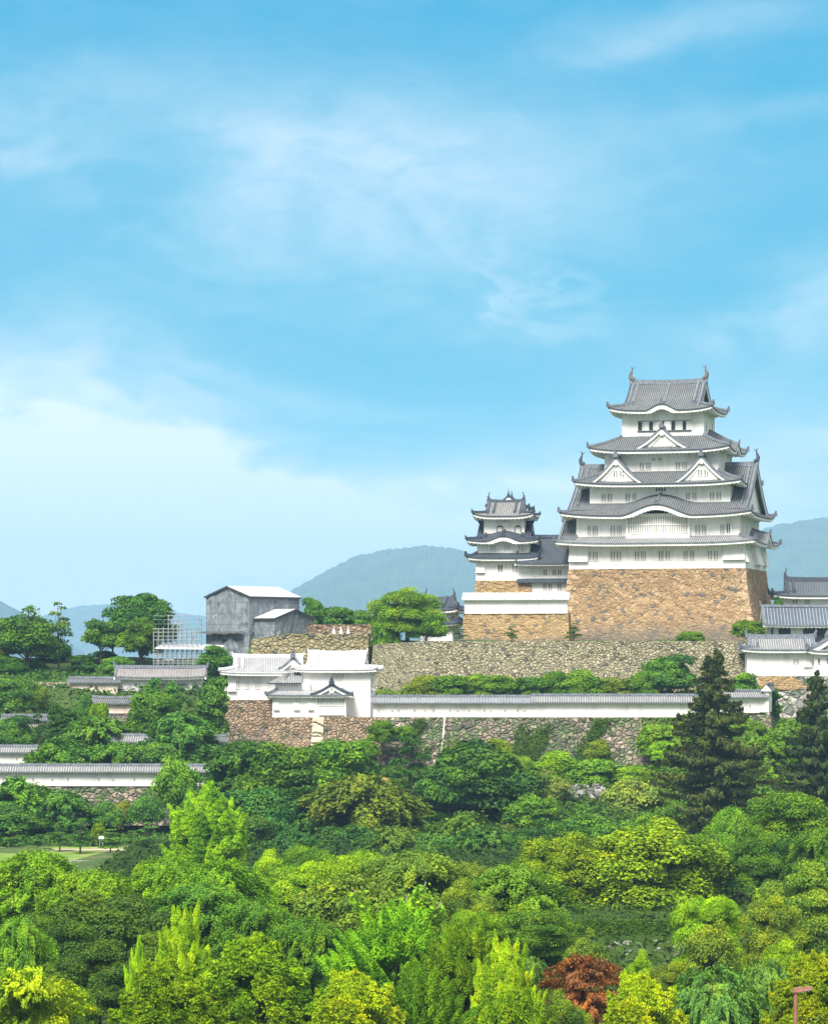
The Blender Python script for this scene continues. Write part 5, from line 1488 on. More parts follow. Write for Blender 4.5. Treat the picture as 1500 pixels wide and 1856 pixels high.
def add_conifer(key, seeds, H=24, Wd=13, nbr=330, per=62, leaf=.44, droop=.28, twin=True):
    for sd_ in seeds:
        rng = np.random.default_rng(sd_)
        P, N, S, T, A = [], [], [], [], []
        tips = []
        for i in range(nbr):
            z = rng.uniform(.03, .985)
            a = rng.uniform(0, 2 * np.pi)
            shape = (min(1, (1 - z) / .60)) ** 1.12 * (1 - .15 * max(0, .25 - z) / .25)
            L = Wd / 2 * (shape * rng.uniform(.45, 1.2) + .06)
            o = np.array([math.cos(a), math.sin(a), 0]); sd2 = np.array([-o[1], o[0], 0])
            ox = np.zeros(3)
            if twin and z > .62 and rng.random() < .4: ox = np.array([-1.25, .3, -.12 * H * .25])
            n = int(per * (L + .5) * 1.5)
            t = rng.random(n) ** .75
            w_ = (.10 + .22 * L * .35) * (1.15 - t)
            u = rng.normal(0, 1, n) * w_ * .8
            zz = z * H - droop * L * t ** 1.4 + .12 * L * t ** 4 * 2 + rng.normal(0, .16, n) - np.abs(u) * .35
            p = ox + np.outer(t * L, o) + np.outer(u, sd2); p[:, 2] += zz
            P.append(p)
            N.append(np.tile([0, 0, .9], (n, 1)) + o * .4 + rng.normal(size=(n, 3)) * .55)
            A.append(o + np.outer(np.sign(u) * .8, sd2) - np.array([0, 0, .45]) + rng.normal(size=(n, 3)) * .25)
            S.append(leaf * rng.uniform(.6, 1.3, n))
            T.append(rng.normal(.45, .13) + rng.normal(0, .1, n) + .12 * (t - .5))
            if i % 5 == 0: tips.append((p[:, :].mean(0)))
        me = leaf_mesh('crown', np.concatenate(P), np.concatenate(N), np.concatenate(S), np.concatenate(T), np.concatenate(A), .33, rng)
        mb = MB()
        mb.tube([(0, 0, 0), (0, 0, H * .3), (0, 0, H * .6), (0, 0, H * .97)], [.42, .32, .2, .04], 8)
        for t_ in tips: mb.tube([(0, 0, max(.3, t_[2] + .3)), tuple(t_)], [.07, .03], 5)
        proto(key, H, Wd, me, mb.mesh('trunk', BARK))
add_conifer('conifer', (41, 42))

def add_pads(key, seeds, H=6, Wd=5, pads=7, per=230, leaf=.42, flat=.28, trunkmat=None, lean=.0, zlo=.28, spread=.33):
    "cloud-pruned pine: flat pads on a bent trunk"
    for sd_ in seeds:
        rng = np.random.default_rng(sd_)
        cen, rad = [], []
        for k in range(pads):
            h = zlo + (1 - zlo) * k / (pads - 1) * .93
            a = k * 2.4 + rng.uniform(-.4, .4)
            r = Wd * spread * (1.05 - .55 * k / pads) * rng.uniform(.8, 1.15)
            off = (Wd / 2 - r * .8) * (1 - .75 * (k / (pads - 1)) ** 1.5) * rng.uniform(.6, 1.0)
            cen.append([math.cos(a) * off, math.sin(a) * off, h * H]); rad.append([r, r * rng.uniform(.75, 1.1), max(.22, r * flat)])
        P, N, S, T = clumps(np.array(cen), np.array(rad), per, rng, leaf, up=.7, rnd=.5, tvar=.10)
        me = leaf_mesh('crown', P, N, S, T, None, .4, rng)
        proto(key, H, Wd, me, limb_mesh('trunk', H, [tuple(c) for c in cen], .16, sd_, trunkmat or BARK, lean=lean, thin=.5, split=.15))
add_pads('pine', (51, 52, 53))
add_pads('tall_pine', (54, 55), H=12, Wd=5, pads=7, zlo=.55, per=120, leaf=.5, flat=.5, trunkmat=BARK, spread=.26)
add_pads('dark_pine', (56,), H=8, Wd=8, pads=12, zlo=.15, per=160, leaf=.5, flat=.4, spread=.24)

def add_weeping(key, seeds, H=9, Wd=10, ns=330, per=56, leaf=.34):
    for sd_ in seeds:
        rng = np.random.default_rng(sd_)
        P, N, S, T, A = [], [], [], [], []
        st = []
        for i in range(ns):
            d = rdir(1, rng)[0]; d[2] = abs(d[2]) * .9 + .02
            k = rng.uniform(.45, .92)
            b0 = np.array([d[0] * Wd / 2 * .8 * k, d[1] * Wd / 2 * .8 * k, H * (.38 + .58 * d[2] * k)])
            if i % 18 == 0: st.append(b0)
            o = np.array([d[0], d[1], 0]); o /= np.linalg.norm(o) + 1e-6
            L = rng.uniform(.12, .24) * H
            n = int(per * L)
            t = rng.random(n)
            p = b0 + np.outer(L * (.75 * t - .1 * t * t), o); p[:, 2] += L * (.30 * t - .95 * t ** 2)
            tang = np.outer(.75 - .2 * t, o); tang[:, 2] = .30 - 1.9 * t
            p += rng.normal(size=(n, 3)) * (.16 * (1.1 - t))[:, None]
            P.append(p); A.append(tang + rng.normal(size=(n, 3)) * .35)
            N.append(o + np.array([0, 0, .55]) + rng.normal(size=(n, 3)) * .5)
            S.append(leaf * rng.uniform(.6, 1.3, n)); T.append(rng.normal(.5, .16) + rng.normal(0, .1, n) - .15 * t)
        me = leaf_mesh('crown', np.concatenate(P), np.concatenate(N), np.concatenate(S), np.concatenate(T), np.concatenate(A), .32, rng)
        proto(key, H, Wd, me, limb_mesh('trunk', H, [tuple(c) for c in st], .22, sd_, BARK))
add_weeping('weeping', (61, 62))

def add_bare(key, sd_):
    "broken, bare pale boughs rising out of foliage"
    rng = random.Random(sd_)
    mb = MB()
    mb.tube([(0, 0, 0), (.05, 0, 3), (0, 0, 6)], [.28, .22, .16], 8)
    ends = []
    for (x, z) in ((-2.6, 9.6), (-1.3, 8.2), (.9, 10.0), (1.6, 8.8), (.2, 9.2)):
        a = Vector((0, 0, rng.uniform(4.5, 6)))
        b_ = Vector((x, rng.uniform(-.6, .6), z)); m_ = a.lerp(b_, .55) + Vector((rng.uniform(-.3, .3), 0, -.3))
        mb.tube([a, m_, b_], [.13, .09, .03], 6); ends.append((m_, b_))
    r_ = np.random.default_rng(sd_)
    P, N, S, T = [], [], [], []
    for (m_, b_) in ends:
        n = 260
        t = r_.random(n) * .8
        P.append(np.outer(1 - t, m_) + np.outer(t, b_) + r_.normal(size=(n, 3)) * .24); N.append(r_.normal(size=(n, 3)) + np.array([0, 0, .5])); S.append(.3 * r_.uniform(.6, 1.3, n)); T.append(r_.normal(.6, .15, n))
    me = leaf_mesh('crown', np.concatenate(P), np.concatenate(N), np.concatenate(S), np.concatenate(T), None, .5, r_)
    proto(key, 10, 5, me, mb.mesh('trunk', BARK_P))
add_bare('bare', 71)

G_MID = (.052, .130, .022); G_DARK = (.028, .080, .024); G_TEAL = (.044, .115, .034); G_BRI = (.098, .215, .014)
G_YEL = (.165, .270, .012); G_YG = (.135, .255, .012); G_OLI = (.082, .140, .026); G_CON = (.042, .068, .042); G_BLU = (.088, .195, .068)
G_RED = (.125, .055, .042); G_GRY = (.085, .125, .050); G_LIME = (.150, .290, .014); G_LUSH = (.070, .155, .022); G_NEARD = (.030, .070, .018)

def C2(c, k=1.0, r=0.0): return (c[0] * k * (1 + r) * 1.10, c[1] * k, c[2] * k * (1 - r) * .44, 1)
PICK = {}
def plant(kind, px, top, wpx, Y, col, label, name='tree', cat='tree', group=None, base=None, k=1.0, var=None):
    lst = PROTO[kind]
    i = PICK.get(kind, 0) if var is None else var
    PICK[kind] = i + 1
    crown, trunk, H, Wd = lst[i % len(lst)]
    x = X(px, Y)
    zg = ground(x, Y) if base is None else Z(base, Y)
    h = Z(top, Y) - zg
    wd = wpx / F * Y
    if base is None and kind in ('broad', 'layered', 'bush', 'gauzy', 'near_broad', 'near_layered', 'camphor'):
        need = (.80 if kind in ('broad', 'layered', 'gauzy') else .62) * wd
        if h < need: zg -= need - h; h = need
    if kind in ('cypress', 'ginkgo', 'weeping', 'thuja') and Y < 260: wd *= 1.28
    if h < .8: print("LOW TREE", kind, px, top, Y, 'h', round(h, 2))
    rz = random.uniform(0, 6.28) if kind not in ('conifer', 'bare') else random.uniform(-.5, .5)
    r_ = empty(name, (x, Y, zg - .15), rz, label, cat, group)
    r_.scale = (wd / Wd, wd / Wd, (h + .15) / H)
    for (nm, me) in (('trunk', trunk), ('crown', crown)):
        o = bpy.data.objects.new(nm, me)
        o.parent = r_
        o.color = C2(col, 1.95 * k * random.uniform(.94, 1.06), random.uniform(-.09, .09)) if nm == 'crown' else (1, 1, 1, 1)
        COL.objects.link(o)
    return r_
P_ = plant
# --- skyline and upper terraces
P_('broad', 8, 1118, 90, 503, G_OLI, "rounded tree cut by the left edge of the photo on the skyline", group="skyline trees", k=.75)
P_('gauzy', 50, 1106, 150, 500, G_MID, "spreading tree with visible boughs at the far left of the skyline", group="skyline trees", k=.75)
P_('tall_pine', 107, 1090, 62, 503, G_OLI, "slender tall pine with a bare trunk on the left skyline", 'pine_tree', k=.7)
P_('bush', 18, 1188, 90, 497, G_DARK, "dark low tree under the spreading skyline tree at the left edge")
P_('broad', 255, 1074, 135, 508, G_DARK, "largest dark skyline tree, behind the scaffold tower", group="skyline trees", k=.95)
P_('skyline', 183, 1122, 78, 506, G_TEAL, "thin teal tree left of the largest dark skyline tree", group="skyline trees")
P_('broad', 256, 1116, 88, 502, G_MID, "rounded mid-green tree in front of the largest dark skyline tree", group="skyline trees", k=.72)
P_('topiary', 150, 1185, 68, 499, G_DARK, "dark dome-shaped clipped shrub on the left skyline", 'shrub', 'shrub', k=.75)
P_('bush', 92, 1214, 52, 498, G_TEAL, "small shrub at the foot of the slender skyline pine", 'shrub', 'shrub')
P_('bush', 55, 1196, 90, 506, G_DARK, "dark scrub between the spreading tree and the slender pine on the skyline", 'shrub', 'shrub')
P_('bush', 190, 1180, 90, 512, G_DARK, "dark scrub under the thin teal skyline tree", 'shrub', 'shrub')
P_('bush', 330, 1190, 90, 512, G_TEAL, "dark scrub seen through the scaffold tower", 'shrub', 'shrub')
P_('bush', 215, 1190, 80, 494, G_TEAL, "leafy shrub behind the roof of the low gate turret", 'shrub', 'shrub')
P_('bush', 392, 1170, 76, 488, G_DARK, "dark bushy tree below the sheeted building's draped corner", k=1.2)
P_('broad', 566, 1086, 50, 528, G_TEAL, "leftmost small tree above the olive-beige stone wall", group="trees above the olive wall")
P_('bush', 606, 1092, 100, 530, G_DARK, "wide dark tree above the brown stone parapet", group="trees above the olive wall", k=1.3)
P_('bush', 652, 1106, 66, 531, G_TEAL, "low tree tapering down right of the wide dark tree over the parapet", group="trees above the olive wall")
P_('near_broad', 738, 1064, 140, 494, G_LUSH, "tall bright green camphor tree left of the small keep", 'camphor_tree', k=.95)
P_('broad', 772, 1110, 84, 492, G_LUSH, "right lower half-crown beside the tall camphor tree", k=.85)
P_('broad', 700, 1098, 60, 493, G_MID, "left low tree pressed against the tall camphor tree", k=1.0)
P_('bush', 690, 1150, 44, 497, G_DARK, "dark scrub on the wall end below the camphor tree", 'shrub', 'shrub', k=1.1)
P_('pine', 833, 1132, 34, 487, G_TEAL, "clipped pine at the left foot of the white-roofed lower wall", 'pine_tree', 'pine tree', "clipped pines below the keep", k=.62, base=1164)
P_('pine', 927, 1131, 32, 487, G_TEAL, "clipped pine in front of the middle of the tan lower base", 'pine_tree', 'pine tree', "clipped pines below the keep", k=.62, base=1164)
P_('pine', 1039, 1129, 34, 487, G_TEAL, "clipped pine at the great keep's left stone corner", 'pine_tree', 'pine tree', "clipped pines below the keep", k=.62, base=1164)
P_('bush', 1252, 1140, 58, 486.5, G_LUSH, "green shrub at the foot of the great stone base", 'shrub', 'shrub', k=.8)
P_('broad', 1355, 1122, 66, 486, G_LUSH, "rounded green tree between the great stone base and the gatehouse", k=.8)
P_('bush', 1410, 1082, 34, 500, G_DARK, "dark pine foliage in front of the highest turret at right", 'shrub', 'shrub', k=.9)
# --- shrub belt behind the long white wall
belt = [(770, 1224, 70, G_OLI, "olive shrub at the left end of the belt behind the long white wall"), (818, 1217, 74, G_MID, "second shrub from the left behind the long white wall"),
        (868, 1222, 66, G_LUSH, "low fresh green shrub below the middle of the grey terrace wall"), (912, 1224, 60, G_MID, "shrub dipping lowest in the belt behind the long wall"),
        (960, 1221, 58, G_TEAL, "dark teal shrub in the middle of the belt behind the long wall"), (1006, 1217, 66, G_MID, "tallish shrub right of the dark teal one behind the long wall"),
        (1055, 1214, 72, G_LUSH, "bushy bright shrub right of centre behind the long wall"), (1110, 1222, 76, G_OLI, "broad low olive shrub just left of the tree behind the long wall")]
for (px, tp, wd_, c, lab) in belt:
    P_('bush', px, tp, wd_ * 1.25, 470 - (px % 3), c, lab, 'shrub', 'shrub', "shrubs behind the long white wall", k=.85)
P_('broad', 1212, 1190, 118, 471, G_TEAL, "rounded blue-green tree behind the long wall, left of the tall conifer", k=1.05)
P_('bush', 1165, 1216, 62, 468, G_MID, "small tree between the shrub belt and the rounded blue-green tree")
P_('bush', 1345, 1220, 90, 466, G_TEAL, "leafy green shrub behind the short wall right of the tall conifer", 'shrub', 'shrub', k=1.05)
P_('column', 1402, 1245, 30, 460, G_DARK, "narrow dark green shrub at the end of the short wall beside the conifer", 'shrub', 'shrub', k=1.2)
# --- cluster below the left walls
P_('broad', 15, 1228, 105, 460, G_TEAL, "tall leafy tree at the left edge beneath the skyline trees")
P_('broad', 62, 1238, 62, 466, G_OLI, "pale green tree in front of the beige stone wall", k=.8)
P_('pine', 70, 1266, 32, 446, G_DARK, "clipped round-topped pine with bare stem at far left", 'pine_tree', 'pine tree', k=.75, base=1350)
P_('column', 100, 1268, 34, 445, G_DARK, "taller of two dark clipped columns at left", k=.8)
P_('column', 122, 1280, 44, 444, G_DARK, "broader of two dark clipped columns at left", k=.85)
P_('broad', 155, 1256, 52, 446, G_TEAL, "teal tree between the dark columns and the stained cream wall", k=.9)
P_('bush', 182, 1262, 46, 444, G_YG, "yellow-green crown poking up before the short cream wall", k=.6)
P_('broad', 25, 1300, 90, 441, G_TEAL, "dark tree hanging over the left edge wall", k=.95)
P_('layered', 180, 1296, 150, 441, G_TEAL, "feathery dark tree in the middle of the left cluster", k=1.05)
P_('layered', 110, 1338, 135, 430.5, G_MID, "low spreading tree just above the long left wall", k=.9)
P_('layered', 212, 1345, 130, 430, G_MID, "low spreading tree above the long left wall, right of its twin", k=.95)
P_('column', 275, 1222, 40, 447, G_TEAL, "left pointed tree rising before the scaffold tower", k=.95)
P_('column', 312, 1230, 40, 446, G_TEAL, "right pointed tree rising before the scaffold tower", k=.95)
P_('broad', 282, 1254, 120, 443, G_MID, "full rounded tree below the scaffold tower", k=.85)
P_('column', 384, 1218, 66, 443.5, G_TEAL, "dark tall tree against the white turret's left wall", k=.85)
P_('layered', 330, 1290, 165, 437, G_TEAL, "large dense tree at the left foot of the brown turret base", k=1.05)
P_('broad', 290, 1345, 120, 430, G_TEAL, "dark rounded tree above the right part of the long left wall", k=.95)
P_('gauzy', 325, 1374, 104, 418, G_MID, "sparse tree standing in front of the long left wall's right end", k=1.25)
P_('bush', 350, 1430, 70, 416, G_TEAL, "undergrowth tree behind the lime ginkgo", k=.9)
# --- below the long left wall
P_('layered', 30, 1408, 150, 413, G_MID, "pale layered tree at the left edge under the long wall", k=1.0)
P_('layered', 112, 1432, 120, 412, G_TEAL, "darker layered tree right of the pale one under the long wall", k=1.0)
P_('broad', 15, 1450, 120, 408, G_TEAL, "dark rounded tree at the left edge by the lawn", k=.95)
P_('gauzy', 190, 1448, 70, 413, G_TEAL, "thin grey-green tree in front of the rubble stone", k=1.1)
P_('gauzy', 222, 1452, 62, 414, G_GRY, "second thin grey-green tree in front of the rubble stone", k=.8)
P_('gauzy', 265, 1436, 76, 413, G_TEAL, "thin tree in front of the rubble stone nearest the lime ginkgo", k=1.1)
P_('topiary', 180, 1490, 34, 404, G_YG, "small yellow-green clipped ball beside the lawn", 'shrub', 'shrub', k=.55)
for (px, tp, wd_, Y, lab, k_) in ((25, 1498, 54, 396, "low wide pine at the left edge of the lawn", .85), (70, 1512, 50, 396, "small flat-topped pine second from the left on the lawn", .8), (108, 1488, 48, 390, "narrow dark pine left of the largest pine on the lawn", .7),
                             (146, 1482, 62, 386, "largest dark pine on the lawn", .7), (200, 1502, 52, 388, "pale pine with open branches on the middle of the lawn", 1.0), (238, 1505, 48, 397, "small pine behind the white sign on the lawn", .85), (268, 1490, 58, 388, "layered pine on the lawn next to the lime ginkgo", .95)):
    P_('pine', px, tp, wd_, Y, G_TEAL, lab, 'pine_tree', 'pine tree', "garden pines on the lawn", k=k_)
# --- the wooded slope in the middle
P_('layered', 446, 1342, 160, 418, G_DARK, "dark green tree at the left end of the slope, under the brown turret base", k=1.15)
P_('broad', 508, 1352, 200, 411, G_MID, "full green tree under the pale strip of corner stones", k=.72)
P_('broad', 600, 1340, 205, 414, G_MID, "bright-topped tree directly below the white front wing", k=.85)
P_('broad', 470, 1425, 190, 402, G_DARK, "dark shaded tree low on the slope behind the lime ginkgo", k=1.25)
P_('layered', 560, 1425, 175, 403, G_DARK, "deep green tree in the heart of the slope")
P_('layered', 655, 1405, 260, 399, G_OLI, "broad olive maple with tiered branches, centre of the slope", k=.66)
P_('broad', 570, 1490, 130, 403, G_TEAL, "teal rounded tree at the foot of the olive maple's left side", k=.85)
P_('layered', 690, 1470, 170, 401, G_OLI, "lower olive tree below the tiered maple", k=.62)
P_('dark_pine', 742, 1332, 110, 424, G_DARK, "dark twisted pine in front of the creeper-covered wall", 'pine_tree', 'pine tree', k=.7)
P_('gauzy', 722, 1415, 70, 424, G_GRY, "grey-green thin tree beside the white notice board", k=.8)
P_('broad', 872, 1348, 225, 415, G_TEAL, "largest dark round tree in the middle of the slope", k=.58)
P_('broad', 812, 1385, 120, 412, G_DARK, "dark left shoulder of the largest round tree", k=1.15)
P_('bush', 800, 1470, 110, 412, G_DARK, "shadowy low trees under the largest round tree", k=1.1)
P_('layered', 845, 1472, 190, 398, G_LUSH, "fan-branched bright teal-green tree below the largest round tree", k=.72)
P_('broad', 960, 1440, 120, 410, G_MID, "dark blue-green tree right of the fan-branched tree", k=.95)
P_('gauzy', 990, 1400, 110, 424, G_GRY, "pale grey-green willow beside the rubble patch", k=1.05)
P_('gauzy', 1140, 1412, 140, 421, G_GRY, "pale grey-green willow left of the tall conifer", k=1.15)
P_('gauzy', 1060, 1468, 150, 405, G_MID, "dark tree below the rubble patch", k=.95)
P_('gauzy', 1180, 1470, 150, 404, G_MID, "dark tree at the foot of the pale willow near the conifer", k=.9)
P_('gauzy', 930, 1500, 120, 396, G_GRY, "dull green tree behind the big camphor's left edge", k=.7)
# --- vegetation on the lower stone wall
P_('bush', 692, 1300, 58, 444.2, G_LUSH, "creeper hanging from the top of the pink and grey stone wall", 'creeper', 'creeper', k=.75, base=1352)
P_('bush', 660, 1340, 70, 441.5, G_LUSH, "green creeper thicket at the foot of the pink and grey wall", 'creeper', 'creeper', k=.8)
P_('bush', 905, 1338, 64, 443.0, G_OLI, "scrubby bush growing out of the creeper-covered wall, right of the drain pipe", 'shrub', 'shrub', k=.9)
P_('bush', 735, 1312, 46, 444.4, G_LUSH, "small creeper left of the drain pipe on the stone wall", 'creeper', 'creeper', k=.8, base=1350)
P_('bush', 1085, 1340, 60, 443.2, G_OLI, "bush rooted in the lower stones near the wall's east corner", 'shrub', 'shrub', k=.85)
P_('bush', 1010, 1362, 110, 436, G_BRI, "bright green brambles at the foot of the stone wall, left patch", 'shrub', 'shrub', "brambles under the stone wall", k=.75)
P_('bush', 1085, 1368, 120, 434, G_LUSH, "bright green brambles at the foot of the stone wall, right patch", 'shrub', 'shrub', "brambles under the stone wall", k=1.0)
P_('bush', 1150, 1388, 90, 431, G_BRI, "bright brambles just left of the tall conifer", 'shrub', 'shrub', "brambles under the stone wall", k=.7)
P_('bush', 950, 1372, 60, 435, G_LUSH, "small bramble beside the largest round tree", 'shrub', 'shrub', "brambles under the stone wall", k=.9)
P_('bush', 1192, 1304, 90, 446, G_LUSH, "grassy scrub on the bank east of the stone wall", 'shrub', 'shrub', k=1.0)
P_('bush', 1200, 1345, 70, 440, G_BRI, "light scrub on the bank behind the tall conifer", 'shrub', 'shrub', k=1.0)
P_('broad', 90, 1150, 90, 512, G_DARK, "dark tree between the spreading tree and the slender skyline pine")
P_('broad', 205, 1130, 80, 512, G_DARK, "dark tree filling in behind the thin teal skyline tree")
P_('layered', 1405, 1330, 110, 438, G_LUSH, "light green tree between the two dark conifers", k=.85)
P_('layered', 1412, 1385, 100, 428, G_BRI, "lower bright green tree between the two dark conifers", k=.8)
P_('bush', 1365, 1305, 60, 447, G_LUSH, "green scrub under the short white wall", 'shrub', 'shrub', k=.8)
P_('bush', 1440, 1300, 90, 462, G_LUSH, "creeping scrub at the foot of the pale rubble wall", 'shrub', 'shrub', k=.8)
P_('conifer', 1300, 1176, 205, 400, G_CON, "tall dark shaggy conifer in front of the long white wall", 'conifer', 'conifer', k=1.0, var=0)
P_('conifer', 1482, 1212, 150, 405, G_CON, "second dark conifer at the right edge", 'conifer', 'conifer', k=.95, var=1)
# --- belt of park trees (middle distance)
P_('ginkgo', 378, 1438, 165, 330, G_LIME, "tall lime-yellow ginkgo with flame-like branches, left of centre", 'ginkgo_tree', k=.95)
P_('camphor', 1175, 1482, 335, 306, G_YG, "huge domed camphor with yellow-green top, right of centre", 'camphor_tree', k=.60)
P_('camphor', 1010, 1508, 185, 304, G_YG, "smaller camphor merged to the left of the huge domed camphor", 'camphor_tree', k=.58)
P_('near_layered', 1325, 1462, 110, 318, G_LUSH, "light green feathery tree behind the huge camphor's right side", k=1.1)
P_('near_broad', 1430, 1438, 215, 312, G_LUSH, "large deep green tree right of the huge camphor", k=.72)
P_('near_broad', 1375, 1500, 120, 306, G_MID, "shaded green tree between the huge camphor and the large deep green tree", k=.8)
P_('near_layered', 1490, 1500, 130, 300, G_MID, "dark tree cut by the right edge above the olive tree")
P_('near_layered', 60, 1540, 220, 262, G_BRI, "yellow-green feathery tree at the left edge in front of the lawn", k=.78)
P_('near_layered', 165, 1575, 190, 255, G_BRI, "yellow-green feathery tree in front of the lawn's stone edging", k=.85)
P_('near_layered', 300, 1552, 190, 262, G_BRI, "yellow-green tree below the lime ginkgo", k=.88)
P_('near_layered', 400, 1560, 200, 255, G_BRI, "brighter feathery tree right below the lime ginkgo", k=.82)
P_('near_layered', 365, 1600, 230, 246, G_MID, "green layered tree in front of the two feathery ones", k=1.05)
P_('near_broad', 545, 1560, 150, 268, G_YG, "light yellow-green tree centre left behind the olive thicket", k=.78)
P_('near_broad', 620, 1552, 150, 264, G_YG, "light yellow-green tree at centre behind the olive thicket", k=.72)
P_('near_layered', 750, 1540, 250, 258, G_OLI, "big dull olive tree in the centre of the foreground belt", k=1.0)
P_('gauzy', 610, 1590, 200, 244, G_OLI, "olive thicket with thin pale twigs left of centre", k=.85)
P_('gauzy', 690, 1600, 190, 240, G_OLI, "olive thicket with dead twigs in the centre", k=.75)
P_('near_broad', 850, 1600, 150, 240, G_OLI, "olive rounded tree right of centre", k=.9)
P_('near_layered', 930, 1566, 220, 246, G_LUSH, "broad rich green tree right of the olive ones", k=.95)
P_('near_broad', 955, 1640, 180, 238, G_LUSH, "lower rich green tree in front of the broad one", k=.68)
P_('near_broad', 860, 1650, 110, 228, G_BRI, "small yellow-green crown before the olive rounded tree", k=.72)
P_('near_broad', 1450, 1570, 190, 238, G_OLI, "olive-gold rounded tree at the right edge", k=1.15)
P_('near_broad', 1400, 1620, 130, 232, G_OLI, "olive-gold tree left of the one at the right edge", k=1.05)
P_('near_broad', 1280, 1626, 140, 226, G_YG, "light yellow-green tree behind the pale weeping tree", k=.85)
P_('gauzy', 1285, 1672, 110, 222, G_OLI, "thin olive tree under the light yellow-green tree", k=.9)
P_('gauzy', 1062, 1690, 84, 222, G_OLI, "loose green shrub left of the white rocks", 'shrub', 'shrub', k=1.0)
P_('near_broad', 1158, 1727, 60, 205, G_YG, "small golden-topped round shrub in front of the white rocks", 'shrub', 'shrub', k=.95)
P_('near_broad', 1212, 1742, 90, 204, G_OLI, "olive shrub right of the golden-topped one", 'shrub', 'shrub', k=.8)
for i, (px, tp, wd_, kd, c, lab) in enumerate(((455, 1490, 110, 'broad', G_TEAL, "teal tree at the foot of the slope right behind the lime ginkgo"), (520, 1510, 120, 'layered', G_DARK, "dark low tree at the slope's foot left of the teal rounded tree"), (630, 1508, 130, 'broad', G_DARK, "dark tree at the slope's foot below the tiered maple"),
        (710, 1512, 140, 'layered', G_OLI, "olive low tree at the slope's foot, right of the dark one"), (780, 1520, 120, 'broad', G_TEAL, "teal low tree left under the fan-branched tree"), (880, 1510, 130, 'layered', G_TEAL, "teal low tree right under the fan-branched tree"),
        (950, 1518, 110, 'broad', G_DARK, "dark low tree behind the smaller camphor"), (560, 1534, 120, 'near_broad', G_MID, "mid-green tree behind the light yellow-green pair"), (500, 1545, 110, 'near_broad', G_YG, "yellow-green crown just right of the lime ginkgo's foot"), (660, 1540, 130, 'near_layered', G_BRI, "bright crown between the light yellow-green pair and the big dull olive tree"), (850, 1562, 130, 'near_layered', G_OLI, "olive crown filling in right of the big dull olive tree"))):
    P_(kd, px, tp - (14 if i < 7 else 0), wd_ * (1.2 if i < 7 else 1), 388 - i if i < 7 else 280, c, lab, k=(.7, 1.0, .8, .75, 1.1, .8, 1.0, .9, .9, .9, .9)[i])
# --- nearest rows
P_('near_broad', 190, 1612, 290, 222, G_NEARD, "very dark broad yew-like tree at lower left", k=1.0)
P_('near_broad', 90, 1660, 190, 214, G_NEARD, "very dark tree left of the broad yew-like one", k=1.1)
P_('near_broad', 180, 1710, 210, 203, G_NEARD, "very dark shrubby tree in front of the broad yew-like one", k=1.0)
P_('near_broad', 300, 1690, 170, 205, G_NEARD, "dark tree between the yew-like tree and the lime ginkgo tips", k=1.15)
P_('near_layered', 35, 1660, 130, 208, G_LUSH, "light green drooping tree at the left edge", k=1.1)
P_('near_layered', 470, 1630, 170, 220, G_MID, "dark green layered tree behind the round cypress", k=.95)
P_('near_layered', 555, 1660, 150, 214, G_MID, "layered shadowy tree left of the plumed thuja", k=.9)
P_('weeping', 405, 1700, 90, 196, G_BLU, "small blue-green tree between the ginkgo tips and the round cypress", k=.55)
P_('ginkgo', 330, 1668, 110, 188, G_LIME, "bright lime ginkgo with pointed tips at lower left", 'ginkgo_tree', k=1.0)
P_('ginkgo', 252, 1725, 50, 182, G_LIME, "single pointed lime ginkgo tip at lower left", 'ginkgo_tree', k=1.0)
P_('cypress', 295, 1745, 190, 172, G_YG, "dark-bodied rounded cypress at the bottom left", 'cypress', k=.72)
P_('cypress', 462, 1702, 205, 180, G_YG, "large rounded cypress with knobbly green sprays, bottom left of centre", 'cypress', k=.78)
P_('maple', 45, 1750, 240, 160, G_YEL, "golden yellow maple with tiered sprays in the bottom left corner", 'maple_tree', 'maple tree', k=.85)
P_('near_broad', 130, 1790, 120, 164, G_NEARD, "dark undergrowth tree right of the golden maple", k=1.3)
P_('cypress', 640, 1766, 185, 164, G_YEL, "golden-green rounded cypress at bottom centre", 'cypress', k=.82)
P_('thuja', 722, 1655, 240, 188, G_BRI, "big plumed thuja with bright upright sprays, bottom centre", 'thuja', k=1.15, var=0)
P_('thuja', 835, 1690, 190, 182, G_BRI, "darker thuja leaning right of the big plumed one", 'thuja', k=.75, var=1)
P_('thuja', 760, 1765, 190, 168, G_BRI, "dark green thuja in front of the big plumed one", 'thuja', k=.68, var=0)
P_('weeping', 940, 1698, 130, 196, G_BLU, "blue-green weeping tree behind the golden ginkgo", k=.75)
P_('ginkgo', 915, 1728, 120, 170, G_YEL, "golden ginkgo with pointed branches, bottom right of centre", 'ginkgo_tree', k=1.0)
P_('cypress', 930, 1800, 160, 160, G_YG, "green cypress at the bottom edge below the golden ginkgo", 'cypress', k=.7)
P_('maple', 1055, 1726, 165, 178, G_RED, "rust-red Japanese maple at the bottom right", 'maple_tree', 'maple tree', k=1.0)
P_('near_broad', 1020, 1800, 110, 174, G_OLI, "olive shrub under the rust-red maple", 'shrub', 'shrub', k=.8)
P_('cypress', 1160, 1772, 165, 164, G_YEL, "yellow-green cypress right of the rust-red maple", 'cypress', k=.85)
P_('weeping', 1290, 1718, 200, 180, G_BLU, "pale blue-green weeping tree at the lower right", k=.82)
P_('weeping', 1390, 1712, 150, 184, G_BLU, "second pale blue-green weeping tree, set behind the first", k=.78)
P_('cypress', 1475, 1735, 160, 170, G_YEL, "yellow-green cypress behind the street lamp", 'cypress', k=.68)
P_('near_broad', 1420, 1700, 110, 196, G_YG, "small yellow-green tree between the weeping pair and the right edge", k=.7)
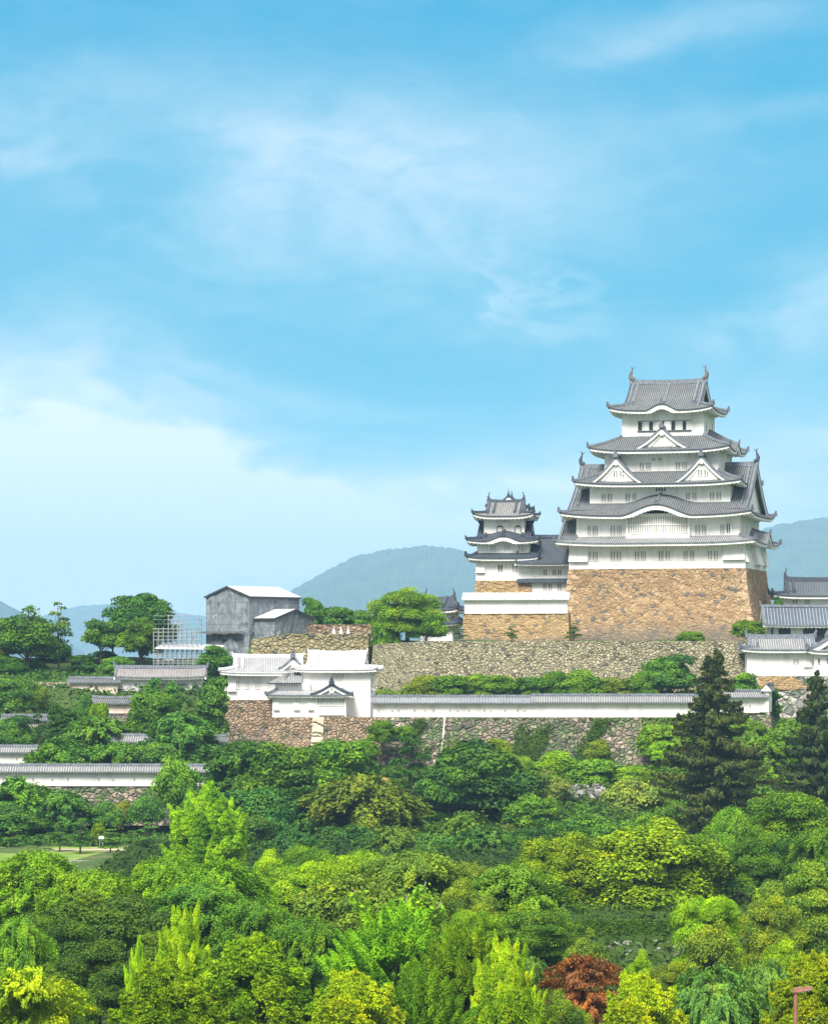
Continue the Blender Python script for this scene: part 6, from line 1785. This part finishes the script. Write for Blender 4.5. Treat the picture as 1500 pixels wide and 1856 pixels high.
P_('bare', 735, 1598, 190, 200, G_BRI, "tree with bare pale broken boughs above the big plumed thuja", k=.8)

# --- clipped hedge and rocks on the far side of the pond garden
rng_ = np.random.default_rng(90)
Lh, Dh, Hh = X(1225, 270) - X(1045, 270), 1.6, Z(1671, 270)
n_ = 14000
u_ = rng_.uniform(0, Lh, n_); top_ = rng_.random(n_) < .4
p_ = np.stack([u_, np.where(top_, rng_.uniform(0, Dh, n_), np.where(rng_.random(n_) < .75, 0, Dh) + rng_.normal(0, .06, n_)), np.where(top_, Hh + rng_.normal(0, .06, n_), rng_.uniform(0, Hh, n_))], 1)
n0 = np.where(top_[:, None], [[0, 0, 1.0]], [[0, -1.0, .2]]) + rng_.normal(size=(n_, 3)) * .5
me = leaf_mesh('hedge', p_, n0, rng_.uniform(.15, .3, n_), rng_.normal(.45, .15, n_) , None, .6, rng_)
ho = bpy.data.objects.new('hedge', me); COL.objects.link(ho)
ho.location = (X(1045, 270), 270, 0); ho.color = C2(G_MID, 1.0)
tag(ho, "long clipped green hedge in front of the huge domed camphor", "hedge")
ROCKM = m_stone("white garden rock", [(.44, .43, .40), (.54, .52, .48), (.38, .37, .34)], 1.5, (.2, .2, .18), .06, .05)
for i, (px, py, s_, lab) in enumerate(((1113, 1712, .62, "white rock at the left end of the pond edge"), (1136, 1708, .42, "small white rock, second from left on the pond edge"), (1140, 1724, .36, "low white rock just above the golden-topped shrub"),
                                     (1186, 1708, .52, "tall white rock right of the golden-topped shrub"), (1196, 1722, .55, "broad white rock right of the golden-topped shrub"), (1228, 1714, .45, "white rock beneath the light yellow-green tree"))):
    r_ = random.Random(200 + i); s_ *= .6
    bm_ = MB(); Y = (CZ - .25) * F / (py - HY)
    s_ *= 1.35
    def rk(u, v):
        th, ph = u * 2 * math.pi, (v - .5) * math.pi
        d = Vector((math.cos(th) * math.cos(ph) * 1.15, math.sin(th) * math.cos(ph) * .8, math.sin(ph)))
        k = 1 + .20 * math.sin(d.x * 3.1 + i * 2) * math.cos(d.z * 4.3 + i) + .12 * math.sin(d.y * 7 + d.z * 6 + i * 3)
        q = d * k * s_
        return (q.x, q.y, max(-.3 * s_, q.z * (.75 + .12 * (i % 3))))
    bm_.grid(rk, 14, 9)
    x = X(px, Y)
    o = bm_.build('rock', ROCKM, None, (x, Y, s_ * .22))
    tag(o, lab, "rock", "white rocks by the pond")

# --- ground cover nobody could count
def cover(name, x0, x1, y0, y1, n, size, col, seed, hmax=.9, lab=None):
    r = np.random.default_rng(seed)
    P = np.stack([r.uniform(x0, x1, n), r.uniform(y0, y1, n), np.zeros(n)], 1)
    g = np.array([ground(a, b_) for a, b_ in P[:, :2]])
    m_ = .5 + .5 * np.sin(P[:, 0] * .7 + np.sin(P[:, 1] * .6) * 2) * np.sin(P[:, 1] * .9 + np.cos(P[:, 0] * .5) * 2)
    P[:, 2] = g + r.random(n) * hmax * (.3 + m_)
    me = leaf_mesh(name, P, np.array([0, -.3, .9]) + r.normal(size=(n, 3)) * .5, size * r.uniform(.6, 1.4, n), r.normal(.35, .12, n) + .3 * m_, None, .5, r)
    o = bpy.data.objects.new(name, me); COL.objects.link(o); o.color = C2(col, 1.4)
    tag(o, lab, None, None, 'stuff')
cover('undergrowth', -28, 36, 398, 446, 42000, .65, (.036, .088, .018), 301, lab="mixed green undergrowth on the wooded slope")
cover('undergrowth', 32, 66, 398, 470, 26000, .75, (.060, .135, .022), 302, lab="green undergrowth on the bank below the right-hand walls")
cover('undergrowth', -72, -26, 427, 500, 30000, .7, (.032, .085, .028), 303, lab="dark undergrowth between the left-hand walls")
cover('undergrowth', -62, -28, 402, 421, 9000, .7, (.035, .09, .032), 304, lab="undergrowth at the foot of the long left wall")
cover('undergrowth', -8, 46, 459, 478, 14000, .6, (.06, .12, .02), 305, 1.2, lab="weeds on the terrace behind the long white wall")
cover('undergrowth', -60, 70, 150, 345, 60000, .7, (.022, .052, .012), 306, .8, lab="undergrowth beneath the park trees, coloured dark for the shade between crowns")  # leaf colour darkened to stand in for shade between the crowns
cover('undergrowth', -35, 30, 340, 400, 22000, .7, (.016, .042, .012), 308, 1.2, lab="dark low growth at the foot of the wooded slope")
cover('grass', 31, 44, 434, 455, 16000, .5, (.10, .16, .04), 309, .5, lab="pale grass on the bank right of the creeper-covered stone wall")
cover('dry_grass', X(655, 428), X(700, 428), 425, 432, 2600, .9, (.36, .26, .19), 307, 1.1, lab="patch of dry pinkish grass on the slope")
# creepers lying on the face of the lower wall
r9 = np.random.default_rng(401)
n9 = 30000
xx = r9.uniform(X(694, 448), X(1156, 447.5), n9); vv = r9.uniform(0.02, 1, n9)
pat = np.sin(xx * .55 + 1.3 * np.sin(vv * 5 + xx * .2)) + np.sin(xx * .23 + vv * 4.1 + 2) * .9 + np.sin(xx * 1.7 + vv * 9) * .45 + (vv - .35) * 1.6
keep_ = pat + r9.normal(0, .35, n9) > 1.05
xx, vv = xx[keep_], vv[keep_]
P9 = np.stack([xx, 447.6 - 2.6 * vv ** 1.5 - r9.uniform(.12, .45, len(xx)), 15.42 - 9.8 * vv], 1)
me = leaf_mesh('ivy', P9, np.array([0, -1.0, .35]) + r9.normal(size=(len(xx), 3)) * .5, .42 * r9.uniform(.6, 1.4, len(xx)), r9.normal(.42, .16, len(xx)), None, .6, r9)
o = bpy.data.objects.new('ivy', me); COL.objects.link(o); o.color = C2((.045, .095, .024), 1.2)
tag(o, "patches of creeper spread over the face of the pink and grey stone wall", None, None, 'stuff')
# rubble patch on the slope
mb = MB(); r_ = random.Random(77)
for i in range(46):
    px, py = r_.uniform(1030, 1092), r_.uniform(1415, 1462)
    Y = 428 - (py - 1415) * .10
    x = X(px, Y); z = ground(x, Y) + .9 - (py - 1415) * .004
    s_ = r_.uniform(.25, .6)
    a = r_.uniform(0, 3)
    c = [(x + s_ * math.cos(a + k * 1.57) * r_.uniform(.7, 1.3), Y + s_ * .7 * math.sin(a + k * 1.57), z + dz) for dz in (-.9, s_ * .6) for k in range(4)]
    mb.hexa(c)
ob = mb.build('rubble', STONE_PALE); tag(ob, "scatter of pale fallen stones on the slope left of the conifer", None, None, 'stuff')

# ------------------------------------------------------------------ air between here and the hills
mb = MB(); mb.box(-18000, 18000, -80, 16000, -8, 580)
hz = mb.build('haze', [bpy.data.materials.new("haze")])
hm = hz.data.materials[0]; hm.use_nodes = True; hm.node_tree.nodes.clear()
hn = NT(hm.node_tree)
pv = hn.n('ShaderNodeVolumePrincipled')
pv.inputs['Color'].default_value = (.42, .73, 1.0, 1)
pv.inputs['Density'].default_value = HAZE
pv.inputs['Anisotropy'].default_value = .0
ho_ = hn.n('ShaderNodeOutputMaterial'); hm.node_tree.links.new(pv.outputs[0], ho_.inputs['Volume'])
tag(hz, "pale even air haze", None, None, 'stuff')
